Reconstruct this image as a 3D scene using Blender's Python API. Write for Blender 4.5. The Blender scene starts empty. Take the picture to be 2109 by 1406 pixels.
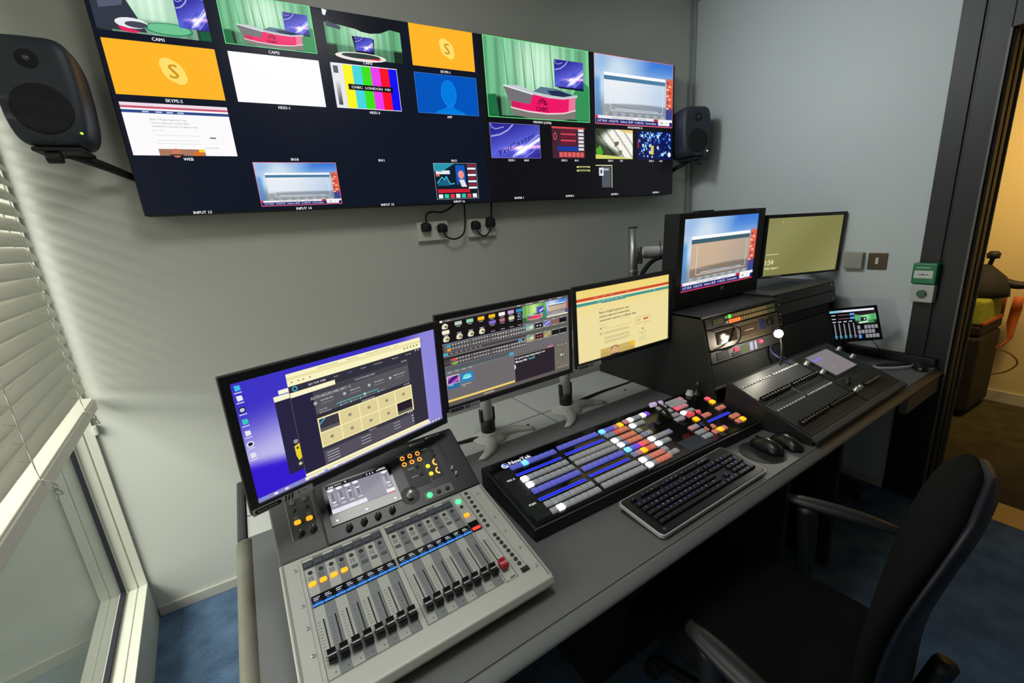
import bpy, bmesh, math, random
import numpy as np
from mathutils import Vector, Matrix, Euler
S = bpy.context.scene
COL = S.collection
PI = math.pi
# ------------------------------------------------------------ camera
W_, H_ = 2109, 1406
FPX = 882.55
YAW, PIT, ROL = 0.503, -0.258, -0.076
CAMLOC = Vector((-0.295, -2.043, 1.456))
fw = Vector((math.sin(YAW)*math.cos(PIT), math.cos(YAW)*math.cos(PIT), math.sin(PIT)))
r0 = Vector((math.cos(YAW), -math.sin(YAW), 0)); u0 = r0.cross(fw)
rr = r0*math.cos(ROL)+u0*math.sin(ROL); uu = -r0*math.sin(ROL)+u0*math.cos(ROL)
cd = bpy.data.cameras.new('camera'); cam = bpy.data.objects.new('camera', cd); COL.objects.link(cam)
cd.sensor_fit = 'HORIZONTAL'; cd.sensor_width = 36; cd.lens = FPX/W_*36; cd.clip_start = .02
M = Matrix((rr, uu, -fw)).transposed().to_4x4(); M.translation = CAMLOC
cam.matrix_world = M; S.camera = cam
# ------------------------------------------------------------ view, world, lights
S.view_settings.view_transform = 'Standard'; S.view_settings.look = 'None'
S.view_settings.exposure = 0; S.view_settings.gamma = 1; S.view_settings.use_curve_mapping = False
S.cycles.max_bounces = 8; S.cycles.diffuse_bounces = 4; S.cycles.caustics_reflective = False; S.cycles.caustics_refractive = False
S.cycles.sample_clamp_indirect = 4
wd = bpy.data.worlds.new('world'); S.world = wd; wd.use_nodes = True
bg = wd.node_tree.nodes['Background']; bg.inputs[0].default_value = (.86, .92, .84, 1); bg.inputs[1].default_value = 1.2
def arealight(name, loc, aim, sx, sy, watt, col, spread=180):
    l = bpy.data.lights.new(name, 'AREA'); l.shape = 'RECTANGLE'; l.size = sx; l.size_y = sy
    l.energy = watt; l.color = col; l.spread = math.radians(spread)
    o = bpy.data.objects.new(name, l); COL.objects.link(o); o.location = loc
    o.rotation_euler = (Vector(aim)-Vector(loc)).to_track_quat('-Z', 'Y').to_euler()
    return o
# daylight: the sky outside the left hand window, above the sill
arealight('daylight', (-2.0, -0.9, 1.75), (-0.3, -0.6, 0.2), 1.6, .9, 64, (1.0, .985, .91))
# added fill lamps, unseen above the frame, brightening the right hand wall
arealight('wall_fill', (.3, -.6, 2.62), (2.29, -.95, 1.95), .3, .3, 4.4, (.93, 1.0, 1.0), 80)
arealight('wall_fill', (-.7, -.45, 2.4), (2.29, -.9, 1.8), .3, .3, 1.2, (.93, 1.0, 1.0), 100)
# added general fill under the room's ceiling, then the corridor's lamp
arealight('ceiling_fill', (.10, -1.25, 2.66), (.10, -1.25, 0), .5, .5, 9.5, (1.0, 1.0, .95))
arealight('corridor_lamp', (3.0, -1.75, 2.50), (4.07, -1.35, 1.35), .5, .5, 13, (1.0, .68, .27), 100)
# ------------------------------------------------------------ helpers
def lin(c):
    return tuple(((x/255.)/12.92 if x/255. <= .04045 else ((x/255.+.055)/1.055)**2.4) for x in c)
_m = {}
def mat(name, rgb=(128,128,128), rough=.5, metal=0, spec=.5, emit=None, es=1, bump=0, bscale=200, vary=0, coat=0, alpha=None):
    if name in _m: return _m[name]
    m = bpy.data.materials.new(name); m.use_nodes = True; nt = m.node_tree; b = nt.nodes['Principled BSDF']
    c = lin(rgb)+(1,)
    b.inputs['Base Color'].default_value = c; b.inputs['Roughness'].default_value = rough
    b.inputs['Metallic'].default_value = metal; b.inputs['Specular IOR Level'].default_value = spec
    if coat: b.inputs['Coat Weight'].default_value = coat; b.inputs['Coat Roughness'].default_value = .06
    if emit: b.inputs['Emission Color'].default_value = lin(emit)+(1,); b.inputs['Emission Strength'].default_value = es
    if bump or vary:
        tc = nt.nodes.new('ShaderNodeTexCoord'); n = nt.nodes.new('ShaderNodeTexNoise')
        n.inputs['Scale'].default_value = bscale; n.inputs['Detail'].default_value = 4
        nt.links.new(tc.outputs['Object'], n.inputs['Vector'])
        if bump:
            bp = nt.nodes.new('ShaderNodeBump'); bp.inputs['Strength'].default_value = bump; bp.inputs['Distance'].default_value = .002
            nt.links.new(n.outputs['Fac'], bp.inputs['Height']); nt.links.new(bp.outputs['Normal'], b.inputs['Normal'])
        if vary:
            r = nt.nodes.new('ShaderNodeValToRGB')
            r.color_ramp.elements[0].position = .3; r.color_ramp.elements[1].position = .7
            r.color_ramp.elements[0].color = tuple(x*(1-vary) for x in c[:3])+(1,); r.color_ramp.elements[1].color = tuple(min(1, x*(1+vary)) for x in c[:3])+(1,)
            nt.links.new(n.outputs['Fac'], r.inputs[0]); nt.links.new(r.outputs[0], b.inputs['Base Color'])
    _m[name] = m; return m
def attr_mat(name, emission, rough=.35, spec=.35):
    m = bpy.data.materials.new(name); m.use_nodes = True; nt = m.node_tree; b = nt.nodes['Principled BSDF']
    a = nt.nodes.new('ShaderNodeAttribute'); a.attribute_name = 'Col'
    if emission:
        b.inputs['Base Color'].default_value = (.002, .002, .003, 1)
        nt.links.new(a.outputs['Color'], b.inputs['Emission Color']); b.inputs['Emission Strength'].default_value = 1
    else:
        nt.links.new(a.outputs['Color'], b.inputs['Base Color'])
    b.inputs['Roughness'].default_value = rough; b.inputs['Specular IOR Level'].default_value = spec
    _m[name] = m; return m
attr_mat('screen_picture', True, .3, .18); attr_mat('printed_panel', False, .45, .4)

class MB:
    def __init__(s): s.v = []; s.f = []; s.m = []; s.sm = []; s.k = 0; s.smooth = False
    def add(s, vs, fs, smooth=None):
        o = len(s.v); s.v += [tuple(p) for p in vs]; s.f += [tuple(i+o for i in f) for f in fs]
        s.m += [s.k]*len(fs); s.sm += [s.smooth if smooth is None else smooth]*len(fs); return s
    def box(s, x0, x1, y0, y1, z0, z1):
        return s.add([(x0,y0,z0),(x1,y0,z0),(x1,y1,z0),(x0,y1,z0),(x0,y0,z1),(x1,y0,z1),(x1,y1,z1),(x0,y1,z1)],
                     [(3,2,1,0),(4,5,6,7),(0,1,5,4),(1,2,6,5),(2,3,7,6),(3,0,4,7)])
    def cbox(s, w, d, h, c, z=0):          # box with chamfered top, centred
        a, b = w/2, d/2
        v = [(-a,-b,z),(a,-b,z),(a,b,z),(-a,b,z),(-a,-b,z+h-c),(a,-b,z+h-c),(a,b,z+h-c),(-a,b,z+h-c),
             (-a+c,-b+c,z+h),(a-c,-b+c,z+h),(a-c,b-c,z+h),(-a+c,b-c,z+h)]
        return s.add(v, [(0,1,5,4),(1,2,6,5),(2,3,7,6),(3,0,4,7),(4,5,9,8),(5,6,10,9),(6,7,11,10),(7,4,8,11),(8,9,10,11)])
    def cyl(s, p0, p1, ra, rb=None, n=16, cap=True):
        rb = ra if rb is None else rb; p0 = Vector(p0); p1 = Vector(p1); q = (p1-p0).to_track_quat('Z', 'Y')
        v = []
        for p, r in ((p0, ra), (p1, rb)):
            for i in range(n): v.append(p+q@Vector((r*math.cos(2*PI*i/n), r*math.sin(2*PI*i/n), 0)))
        f = [(i, (i+1) % n, n+(i+1) % n, n+i) for i in range(n)]
        s.add(v, f, True)
        if cap: o = len(s.v)-2*n; s.f += [tuple(o+i for i in reversed(range(n))), tuple(o+n+i for i in range(n))]; s.m += [s.k]*2; s.sm += [False]*2
        return s
    def lathe(s, prof, o=(0,0,0), n=24, ax=None):   # prof [(r,z)]
        o = Vector(o); q = Vector(ax).to_track_quat('Z', 'Y') if ax else None; v = []
        for r, z in prof:
            for i in range(n):
                p = Vector((r*math.cos(2*PI*i/n), r*math.sin(2*PI*i/n), z)); v.append(o+(q@p if q else p))
        f = [(k*n+i, k*n+(i+1) % n, (k+1)*n+(i+1) % n, (k+1)*n+i) for k in range(len(prof)-1) for i in range(n)]
        return s.add(v, f, True)
    def prism(s, pts, axis, a, b):         # polygon (2d) extruded along axis from a to b
        n = len(pts)
        def P(p, t): return {'x': (t, p[0], p[1]), 'y': (p[0], t, p[1]), 'z': (p[0], p[1], t)}[axis]
        v = [P(p, a) for p in pts]+[P(p, b) for p in pts]
        return s.add(v, [tuple(range(n)), tuple(reversed(range(n, 2*n)))]+[(i, n+i, n+(i+1) % n, (i+1) % n) for i in range(n)])
    def tube(s, pts, r, n=8, rs=None, sub=6):
        P = [Vector(p) for p in pts]
        if sub > 1 and len(P) > 2:
            Q = []
            for i in range(len(P)-1):
                a, b, c, d = P[max(i-1, 0)], P[i], P[i+1], P[min(i+2, len(P)-1)]
                for j in range(sub):
                    t = j/sub; Q.append(.5*((2*b)+(c-a)*t+(2*a-5*b+4*c-d)*t*t+(3*b-a-3*c+d)*t**3))
            Q.append(P[-1]); P = Q
        v = []; up = Vector((0, 0, 1)); m = len(P)
        for i, p in enumerate(P):
            d = (P[min(i+1, m-1)]-P[max(i-1, 0)]).normalized()
            x = d.cross(up)
            if x.length < .05: x = d.cross(Vector((1, 0, 0)))
            x.normalize(); y = x.cross(d); up = y
            R = r if rs is None else rs[0]+(rs[1]-rs[0])*i/(m-1)
            for k in range(n): a = 2*PI*k/n; v.append(p+x*R*math.cos(a)+y*R*math.sin(a))
        f = [(i*n+k, i*n+(k+1) % n, (i+1)*n+(k+1) % n, (i+1)*n+k) for i in range(m-1) for k in range(n)]
        f += [tuple(reversed(range(n))), tuple((m-1)*n+k for k in range(n))]
        return s.add(v, f, True)
    def loft(s, rings, closed=True):
        n = len(rings[0]); v = [p for r in rings for p in r]
        f = [(i*n+k, i*n+(k+1) % n, (i+1)*n+(k+1) % n, (i+1)*n+k) for i in range(len(rings)-1) for k in range(n)]
        if closed: f += [tuple(reversed(range(n))), tuple((len(rings)-1)*n+k for k in range(n))]
        return s.add(v, f, True)
    def xf(s, M4): s.v = [tuple(M4@Vector(p)) for p in s.v]; return s
    def mesh(s, name, mats, recalc=True):
        me = bpy.data.meshes.new(name); me.from_pydata(s.v, [], s.f)
        for m in (mats if isinstance(mats, (list, tuple)) else [mats]): me.materials.append(m)
        me.polygons.foreach_set('material_index', s.m); me.polygons.foreach_set('use_smooth', s.sm)
        if recalc:
            b = bmesh.new(); b.from_mesh(me); bmesh.ops.recalc_face_normals(b, faces=b.faces); b.to_mesh(me); b.free()
        return me
def setp(o, label=None, cat=None, group=None, kind=None):
    for k, x in (('label', label), ('category', cat), ('group', group), ('kind', kind)):
        if x: o[k] = x
    return o
def obj(name, me, parent=None, loc=(0,0,0), rot=(0,0,0), bev=0, seg=2, label=None):
    o = bpy.data.objects.new(name, me); COL.objects.link(o); o.parent = parent; o.location = loc; o.rotation_euler = rot
    if bev:
        b = o.modifiers.new('bevel', 'BEVEL'); b.width = bev; b.segments = seg; b.limit_method = 'ANGLE'; b.angle_limit = .6
        b.harden_normals = False
    if label: o['label'] = label
    return o
def root(name, label, cat, loc=(0,0,0), rz=0, group=None, rot=None):
    o = bpy.data.objects.new(name, None); COL.objects.link(o); o.location = loc
    o.rotation_euler = rot if rot else (0, 0, rz); o.empty_display_size = .05
    return setp(o, label, cat, group)
def struct(name, mb, m, bev=0, parent=None):
    o = obj(name, mb.mesh(name, m), parent, bev=bev)
    if parent is None: o['kind'] = 'structure'
    return o
# ---- flat pictures: coloured patches on a plane ("Col" attribute)
_txt = {}
def textmesh(t):
    if t in _txt: return _txt[t]
    c = bpy.data.curves.new('t', 'FONT'); c.body = t; c.size = 1; c.resolution_u = 2; c.align_x = 'LEFT'
    o = bpy.data.objects.new('t', c); me = bpy.data.meshes.new_from_object(o)
    v = np.array([p.co[:2] for p in me.vertices]) if len(me.vertices) else np.zeros((1, 2))
    f = [tuple(p.vertices) for p in me.polygons]
    bpy.data.objects.remove(o); bpy.data.curves.remove(c); bpy.data.meshes.remove(me)
    _txt[t] = (v, f); return _txt[t]
class Pic:
    def __init__(s, flat=False, eps=.00025): s.V = []; s.C = []; s.F = []; s.n = 0; s.flat = flat; s.eps = eps
    def _add(s, xy, cols, faces, l):
        xy = np.asarray(xy, float); n = len(xy); d = np.full((n, 1), s.eps*l)
        if s.flat: v = np.hstack([xy, d])
        else: v = np.hstack([xy[:, :1], -d, xy[:, 1:]])
        s.V.append(v); s.C.append(np.broadcast_to(np.asarray(cols, float), (n, 3))); s.F += [tuple(int(i)+s.n for i in f) for f in faces]; s.n += n
    def poly(s, pts, c, l=1): s._add(pts, np.array(lin(c)), [tuple(range(len(pts)))], l)
    def rect(s, x0, y0, x1, y1, c, l=1): s.poly([(x0,y0),(x1,y0),(x1,y1),(x0,y1)], c, l)
    def ell(s, x, y, rx, ry, c, l=1, n=18): s.poly([(x+rx*math.cos(2*PI*i/n), y+ry*math.sin(2*PI*i/n)) for i in range(n)], c, l)
    def ring(s, x, y, r1, r2, c, l=1, n=20, a0=0, a1=2*PI):
        for i in range(n):
            a = a0+(a1-a0)*i/n; b = a0+(a1-a0)*(i+1)/n
            s.poly([(x+r2*math.cos(a), y+r2*math.sin(a)), (x+r2*math.cos(b), y+r2*math.sin(b)), (x+r1*math.cos(b), y+r1*math.sin(b)), (x+r1*math.cos(a), y+r1*math.sin(a))], c, l)
    def rrect(s, x0, y0, x1, y1, r, c, l=1):
        p = []
        for cx, cy, a in ((x1-r, y1-r, 0), (x0+r, y1-r, 90), (x0+r, y0+r, 180), (x1-r, y0+r, 270)):
            for k in range(5): t = math.radians(a+k*22.5); p.append((cx+r*math.cos(t), cy+r*math.sin(t)))
        s.poly(p, c, l)
    def line(s, pts, w, c, l=1):
        for (ax, ay), (bx, by) in zip(pts, pts[1:]):
            dx, dy = bx-ax, by-ay; L = math.hypot(dx, dy) or 1; nx, ny = -dy/L*w/2, dx/L*w/2
            s.poly([(ax+nx, ay+ny), (bx+nx, by+ny), (bx-nx, by-ny), (ax-nx, ay-ny)], c, l)
    def frame(s, x0, y0, x1, y1, w, c, l=2):
        s.rect(x0, y0, x1, y0+w, c, l); s.rect(x0, y1-w, x1, y1, c, l); s.rect(x0, y0, x0+w, y1, c, l); s.rect(x1-w, y0, x1, y1, c, l)
    def text(s, t, x, y, h, c, l=3, al='c', sx=1., shear=0, bold=0):
        v, f = textmesh(t)
        if not f: return
        w = v[:, 0].max()+v[:, 0].min(); k = h/.70
        for b in ((0,) if not bold else (-bold*h, bold*h)):
            q = v.copy(); q[:, 0] = (q[:, 0]-(w/2 if al == 'c' else w if al == 'r' else 0))*k*sx+q[:, 1]*k*shear+x+b; q[:, 1] = q[:, 1]*k+y-h/2
            s._add(q, np.array(lin(c)), f, l)
    def grid(s, x0, y0, x1, y1, nx, ny, fn, l=0):   # fn(X,Y) X right 0..1, Y DOWN 0..1 -> (...,3) sRGB 0..255
        X, Y = np.meshgrid(np.linspace(0, 1, nx+1), np.linspace(0, 1, ny+1))
        c = np.clip(fn(X, Y), 0, 255)/255.; c = np.where(c <= .04045, c/12.92, ((c+.055)/1.055)**2.4)
        xy = np.stack([x0+(x1-x0)*X, y1-(y1-y0)*Y], -1).reshape(-1, 2)
        i = np.arange(nx*ny); r = i//nx; q = i % nx; a = r*(nx+1)+q
        s._add(xy, c.reshape(-1, 3), np.stack([a, a+nx+1, a+nx+2, a+1], 1), l)
    def mesh(s, name, m='screen_picture'):
        me = bpy.data.meshes.new(name); me.from_pydata(np.vstack(s.V).tolist(), [], s.F)
        a = me.color_attributes.new('Col', 'FLOAT_COLOR', 'POINT'); c = np.vstack(s.C)
        a.data.foreach_set('color', np.hstack([c, np.ones((len(c), 1))]).astype(np.float32).ravel())
        me.materials.append(_m[m]); return me
class Area:                                 # unit square of a Pic, x right, y DOWN
    def __init__(s, p, x0, y0, x1, y1, l=0): s.p = p; s.b = (x0, y0, x1, y1); s.l = l; s.w = x1-x0; s.h = y0-y1 if y0 > y1 else y1-y0
    def X(s, x): return s.b[0]+(s.b[2]-s.b[0])*x
    def Y(s, y): return s.b[3]+(s.b[1]-s.b[3])*y
    def sub(s, x0, y0, x1, y1, dl=3): return Area(s.p, s.X(x0), s.Y(y1), s.X(x1), s.Y(y0), s.l+dl)
    def rect(s, x0, y0, x1, y1, c, l=1): s.p.rect(s.X(x0), s.Y(y1), s.X(x1), s.Y(y0), c, s.l+l)
    def poly(s, pts, c, l=1): s.p.poly([(s.X(x), s.Y(y)) for x, y in pts], c, s.l+l)
    def ell(s, x, y, rx, ry, c, l=1): s.p.ell(s.X(x), s.Y(y), rx*s.w, ry*s.h, c, s.l+l)
    def line(s, pts, w, c, l=1): s.p.line([(s.X(x), s.Y(y)) for x, y in pts], w*s.h, c, s.l+l)
    def text(s, t, x, y, h, c, l=2, al='c', sx=1., shear=0, bold=0): s.p.text(t, s.X(x), s.Y(y), h*s.h, c, s.l+l, al, sx, shear, bold)
    def frame(s, w, c, l=2): s.p.frame(s.b[0], s.b[1], s.b[2], s.b[3], w, c, s.l+l)
    def grid(s, nx, ny, fn, l=0): s.p.grid(s.b[0], s.b[1], s.b[2], s.b[3], nx, ny, fn, s.l+l)
def mixc(a, b, t): return np.asarray(a, float)*(1-t[..., None])+np.asarray(b, float)*t[..., None]
def sst(a, b, x): t = np.clip((x-a)/(b-a), 0, 1); return t*t*(3-2*t)
TH = .045                                   # the desk stands slightly turned to the wall
def DW(u, v, z=.70): return Vector((u*math.cos(TH)-v*math.sin(TH), u*math.sin(TH)+v*math.cos(TH), z))
class Plane:                                # sloping panel inside a thing
    def __init__(s, ox, y0, z0, a): s.ox = ox; s.y0 = y0; s.z0 = z0; s.a = a
    def at(s, x, t, h=0): return (x-s.ox, s.y0+t*math.cos(s.a)-h*math.sin(s.a), s.z0+t*math.sin(s.a)+h*math.cos(s.a))
    def put(s, name, me, par, x, t, h=0, bev=0, label=None, rz=0):
        o = obj(name, me, par, s.at(x, t, h), (s.a, 0, 0), bev, label=label)
        if rz: o.rotation_euler = (Euler((s.a, 0, 0)).to_matrix()@Euler((0, 0, rz)).to_matrix()).to_euler()
        return o
# ------------------------------------------------------------ materials
BLK = mat('black_plastic', (30,31,33), .45, bump=.15, bscale=900)
BLKG = mat('gloss_black', (8,9,12), .12, spec=.5)
BLKM = mat('matt_black', (20,21,22), .6, bump=.2, bscale=700)
GRYM = mat('silver_grey_metal', (206,208,202), .4, .0)
ALU = mat('brushed_aluminium', (165,167,166), .35, .8, bump=.05)
WHP = mat('white_plastic', (205,205,198), .4)
CHR = mat('chrome', (200,200,200), .15, 1)
RUB = mat('black_rubber', (16,16,17), .7)
def _carpet(name, c1, c2):
    m = mat(name, c1, .95, spec=.1); nt = m.node_tree; b = nt.nodes['Principled BSDF']
    tc = nt.nodes.new('ShaderNodeTexCoord'); a = nt.nodes.new('ShaderNodeTexNoise'); a.inputs['Scale'].default_value = 9; a.inputs['Detail'].default_value = 8
    f = nt.nodes.new('ShaderNodeTexNoise'); f.inputs['Scale'].default_value = 260; f.inputs['Detail'].default_value = 3
    r = nt.nodes.new('ShaderNodeValToRGB'); r.color_ramp.elements[0].color = lin(c1)+(1,); r.color_ramp.elements[1].color = lin(c2)+(1,)
    r.color_ramp.elements[0].position = .35; r.color_ramp.elements[1].position = .65
    mx = nt.nodes.new('ShaderNodeMath'); mx.operation = 'MULTIPLY_ADD'; mx.inputs[1].default_value = .5
    h = nt.nodes.new('ShaderNodeMath'); h.operation = 'MULTIPLY'; h.inputs[1].default_value = .5
    nt.links.new(tc.outputs['Object'], a.inputs['Vector']); nt.links.new(tc.outputs['Object'], f.inputs['Vector'])
    nt.links.new(a.outputs['Fac'], h.inputs[0]); nt.links.new(f.outputs['Fac'], mx.inputs[0]); nt.links.new(h.outputs[0], mx.inputs[2])
    nt.links.new(mx.outputs[0], r.inputs[0]); nt.links.new(r.outputs[0], b.inputs['Base Color'])
    bp = nt.nodes.new('ShaderNodeBump'); bp.inputs['Strength'].default_value = .8; bp.inputs['Distance'].default_value = .004
    nt.links.new(f.outputs['Fac'], bp.inputs['Height']); nt.links.new(bp.outputs['Normal'], b.inputs['Normal'])
    return m
CARP = _carpet('blue_carpet', (58,78,104), (104,130,160)); CARPH = _carpet('brown_carpet', (60,56,42), (90,84,64))
WALL = mat('grey_wall_paint', (204,206,198), .85, spec=.2, bump=.12, bscale=160)
WALLR = mat('cool_grey_wall_paint', (198,205,206), .85, spec=.2, bump=.12, bscale=160)
WALLH = mat('cream_wall_paint', (205,190,150), .85, spec=.2, bump=.1, bscale=160)
CEIL = mat('ceiling_white', (205,205,200), .9)
FRM = mat('window_frame_white', (222,222,208), .4, spec=.4)
GASK = mat('dark_gasket', (28,28,42), .6)
JAMB = mat('black_door_frame', (24,25,26), .5, bump=.1, bscale=300)
SKIRT = mat('skirting_paint', (188,188,178), .6)
# ------------------------------------------------------------ room shell
XL, XR = -.951, 2.293
WY = .115; wdv = Vector((math.sin(WY), -math.cos(WY), 0)); wnv = Vector((math.cos(WY), math.sin(WY), 0)); wo = Vector((XL, 0, 0))
def LWm(mb):                                # local (t along window wall, n into room, z) -> world
    mb.v = [tuple(wo+wdv*p[0]+wnv*p[1]+Vector((0, 0, p[2]))) for p in mb.v]; return mb
struct('floor', MB().prism([(-.975,.05),(2.38,.05),(2.38,-4.2),(-.49,-4.2)], 'z', -.06, 0), CARP)
struct('floor_corridor', MB().box(2.56, 4.4, -4.2, 0, -.06, 0), CARPH)
struct('trim_1', MB().box(2.38, 2.56, -4.2, -1.36, -.06, .004), mat('brass_threshold', (190,160,96), .5, .2))
struct('ceiling', MB().prism([(-1.05,.2),(4.4,.2),(4.4,-4.2),(-.57,-4.2)], 'z', 2.70, 2.80), CEIL)
struct('wall_back', MB().box(-1.02, 2.45, 0, .12, 0, 2.70), WALL)
mb = MB().box(XR, 2.45, -1.247, 0, 0, 2.70); mb.box(XR, 2.45, -4.2, -2.45, 0, 2.70); mb.box(XR, 2.45, -2.45, -1.247, 2.12, 2.7)
struct('wall_right', mb, WALLR)
struct('wall_front', MB().box(-1.6, 2.45, -4.3, -4.2, 0, 2.70), WALL)
struct('wall_corridor_far', MB().box(4.07, 4.2, -4.2, .1, 0, 2.70).box(2.45, 4.2, -.75, -.65, 0, 2.7).box(2.45, 4.2, -4.3, -4.2, 0, 2.7), WALLH)
struct('baseboard_corridor', MB().box(4.052, 4.07, -4.2, -.75, 0, .085), SKIRT, .003)
struct('baseboard_back', MB().box(-.945, XR-.01, -.012, 0, 0, .045), SKIRT, .002)
struct('baseboard_right', MB().box(XR-.012, XR, -1.245, -.02, 0, .045), SKIRT, .002)
struct('trim_2', MB().box(2.235, 2.25, -.006, 0, .05, 2.70).box(2.281, 2.293, -.010, -.0005, .05, 2.70), mat('corner_seal', (166,170,166), .7))
# left wall: plinth, window frame, glass, wall above and behind
struct('wall_left', LWm(MB().box(0, 4.3, -.09, 0, 0, .165).box(0, 4.3, -.20, .0, 2.36, 2.70).box(2.02, 4.3, -.2, 0, .165, 2.36).box(-.02, .0, -.075, 0, 0, 2.7)), mat('plinth_paint', (196,198,190), .6))
wr = root('window_1', None, None); wr['kind'] = 'structure'
mb = MB()
for a, b in ((0, -.027), (-.031, -.062)):   # twin profiles of the frame: sill, jamb, head
    mb.box(0.0, 2.02, b, a, .165, .172); mb.box(.0, .012, b, a, .172, 2.36); mb.box(0, 2.02, b, a, 2.33, 2.36); mb.box(1.99, 2.02, b, a, .172, 2.36)
mb.box(0, 2.02, -.075, -.027, .160, .168); mb.box(.0, .006, -.07, 0, .165, 2.36)
obj('window_frame', LWm(mb).mesh('window_frame', FRM), wr, bev=.0015)
mb = MB().box(.012, .024, -.080, -.066, .172, 2.33).box(.012, 2.0, -.080, -.066, .172, .184)
obj('glazing_gasket', LWm(mb).mesh('glazing_gasket', GASK), wr)
gl = bpy.data.materials.new('window_glass'); gl.use_nodes = True; nt = gl.node_tree; nt.nodes.clear()
out = nt.nodes.new('ShaderNodeOutputMaterial'); mx = nt.nodes.new('ShaderNodeMixShader'); tr = nt.nodes.new('ShaderNodeBsdfTransparent'); gs = nt.nodes.new('ShaderNodeBsdfGlossy')
fr = nt.nodes.new('ShaderNodeFresnel'); ge = nt.nodes.new('ShaderNodeNewGeometry'); ma = nt.nodes.new('ShaderNodeMath'); ma.operation = 'MULTIPLY_ADD'; ma.inputs[1].default_value = 1/2.0-2.0; ma.inputs[2].default_value = 2.0; nt.links.new(ge.outputs['Backfacing'], ma.inputs[0]); nt.links.new(ma.outputs[0], fr.inputs['IOR']); gs.inputs['Roughness'].default_value = 0.0; tr.inputs['Color'].default_value = (.93, .95, .92, 1)
nt.links.new(fr.outputs[0], mx.inputs[0]); nt.links.new(tr.outputs[0], mx.inputs[1]); nt.links.new(gs.outputs[0], mx.inputs[2]); nt.links.new(mx.outputs[0], out.inputs[0])
obj('glass_pane', LWm(MB().add([(.02,-.072,.18),(2.01,-.072,.18),(2.01,-.072,2.34),(.02,-.072,2.34)], [(0,1,2,3)])).mesh('glass_pane', gl, False), wr)
obj('hinge_cap', LWm(MB().box(.006, .022, .0, .012, .835, .872)).mesh('hinge_cap', WHP), wr, bev=.003)
struct('outside_ground', LWm(MB().box(-6, 8, -9, -.20, -.9, -.8)), mat('outside_paving', (92,98,90), .8, vary=.15, bscale=2))
# venetian blind
bl = root('venetian_blind', 'white horizontal slat venetian blind lowered over the window at the left', 'blind', wo+wnv*.01+Vector((0,0,.95)))
def LWp(mb):                                # same but relative to the blind's root
    LWm(mb); mb.v = [tuple(Vector(p)-bl.location) for p in mb.v]; return mb
mb = MB(); z = 1.035; nsl = 0
SL = mat('blind_slat', (226,224,214), .45, spec=.4)
nt = SL.node_tree; b = nt.nodes['Principled BSDF']; trn = nt.nodes.new('ShaderNodeBsdfTranslucent'); trn.inputs[0].default_value = (.8, .8, .7, 1)
ms = nt.nodes.new('ShaderNodeMixShader'); ms.inputs[0].default_value = .2; o_ = nt.nodes['Material Output']
nt.links.new(b.outputs[0], ms.inputs[1]); nt.links.new(trn.outputs[0], ms.inputs[2]); nt.links.new(ms.outputs[0], o_.inputs[0])
while z < 2.30:
    ring = []
    for k in range(7):                      # curved slat, closed, room edge down
        a = -.5+k/6; q = math.radians(60); h = .004*(1-4*a*a)
        ring.append((a*.052*math.cos(q)+h*math.sin(q)+.006, -a*.052*math.sin(q)+h*math.cos(q)))
    n = len(ring); vs = [(t, p[0], z+p[1]) for t in (.035, 1.96) for p in ring]+[(t, p[0], z+p[1]-.0016) for t in (.035, 1.96) for p in ring]
    fs = [(k, k+1, n+k+1, n+k) for k in range(n-1)]+[(2*n+k, 3*n+k, 3*n+k+1, 2*n+k+1) for k in range(n-1)]
    fs += [(0, n, 3*n, 2*n), (n-1, 3*n-1, 4*n-1, 2*n-1)]+[(k, 2*n+k, 2*n+k+1, k+1) for k in range(n-1)]+[(n+k, n+k+1, 3*n+k+1, 3*n+k) for k in range(n-1)]
    mb.add(vs, fs, True); z += .0452
obj('slats', LWp(mb).mesh('slats', SL), bl)
RAIL = mat('blind_rail', (232,228,214), .4)
mb = MB().prism([(-.022,.972),(.030,.966),(.030,.978),(-.022,.988)], 'x', .03, 1.96)
mb.box(.03, 1.96, .024, .034, .935, .972)
obj('bottom_rail', LWp(mb).mesh('bottom_rail', RAIL), bl, bev=.002)
obj('headrail', LWp(MB().box(.03, 1.96, -.03, .03, 2.31, 2.355)).mesh('headrail', RAIL), bl, bev=.002)
for t in (.20, .735, 1.3, 1.75):
    mb = MB().tube([(t,.030,2.31),(t,.032,1.6),(t,.032,1.0),(t-.005,.034,.975)], .0014, 5, sub=3)
    mb.tube([(t-.005,.034,.975),(t-.004,.048,.962),(t-.012,.052,.945),(t+.004,.05,.935),(t-.012,.056,.925),(t+.003,.05,.95),(t-.01,.046,.915)], .0016, 5)
    z = 1.035
    while z < 2.3: mb.cyl((t, .032, z-.012), (t, -.026, z+.016), .0007, n=4); z += .0452
    obj('ladder_cord', LWp(mb).mesh('ladder_cord', mat('white_cord', (215,212,200), .8)), bl)
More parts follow.
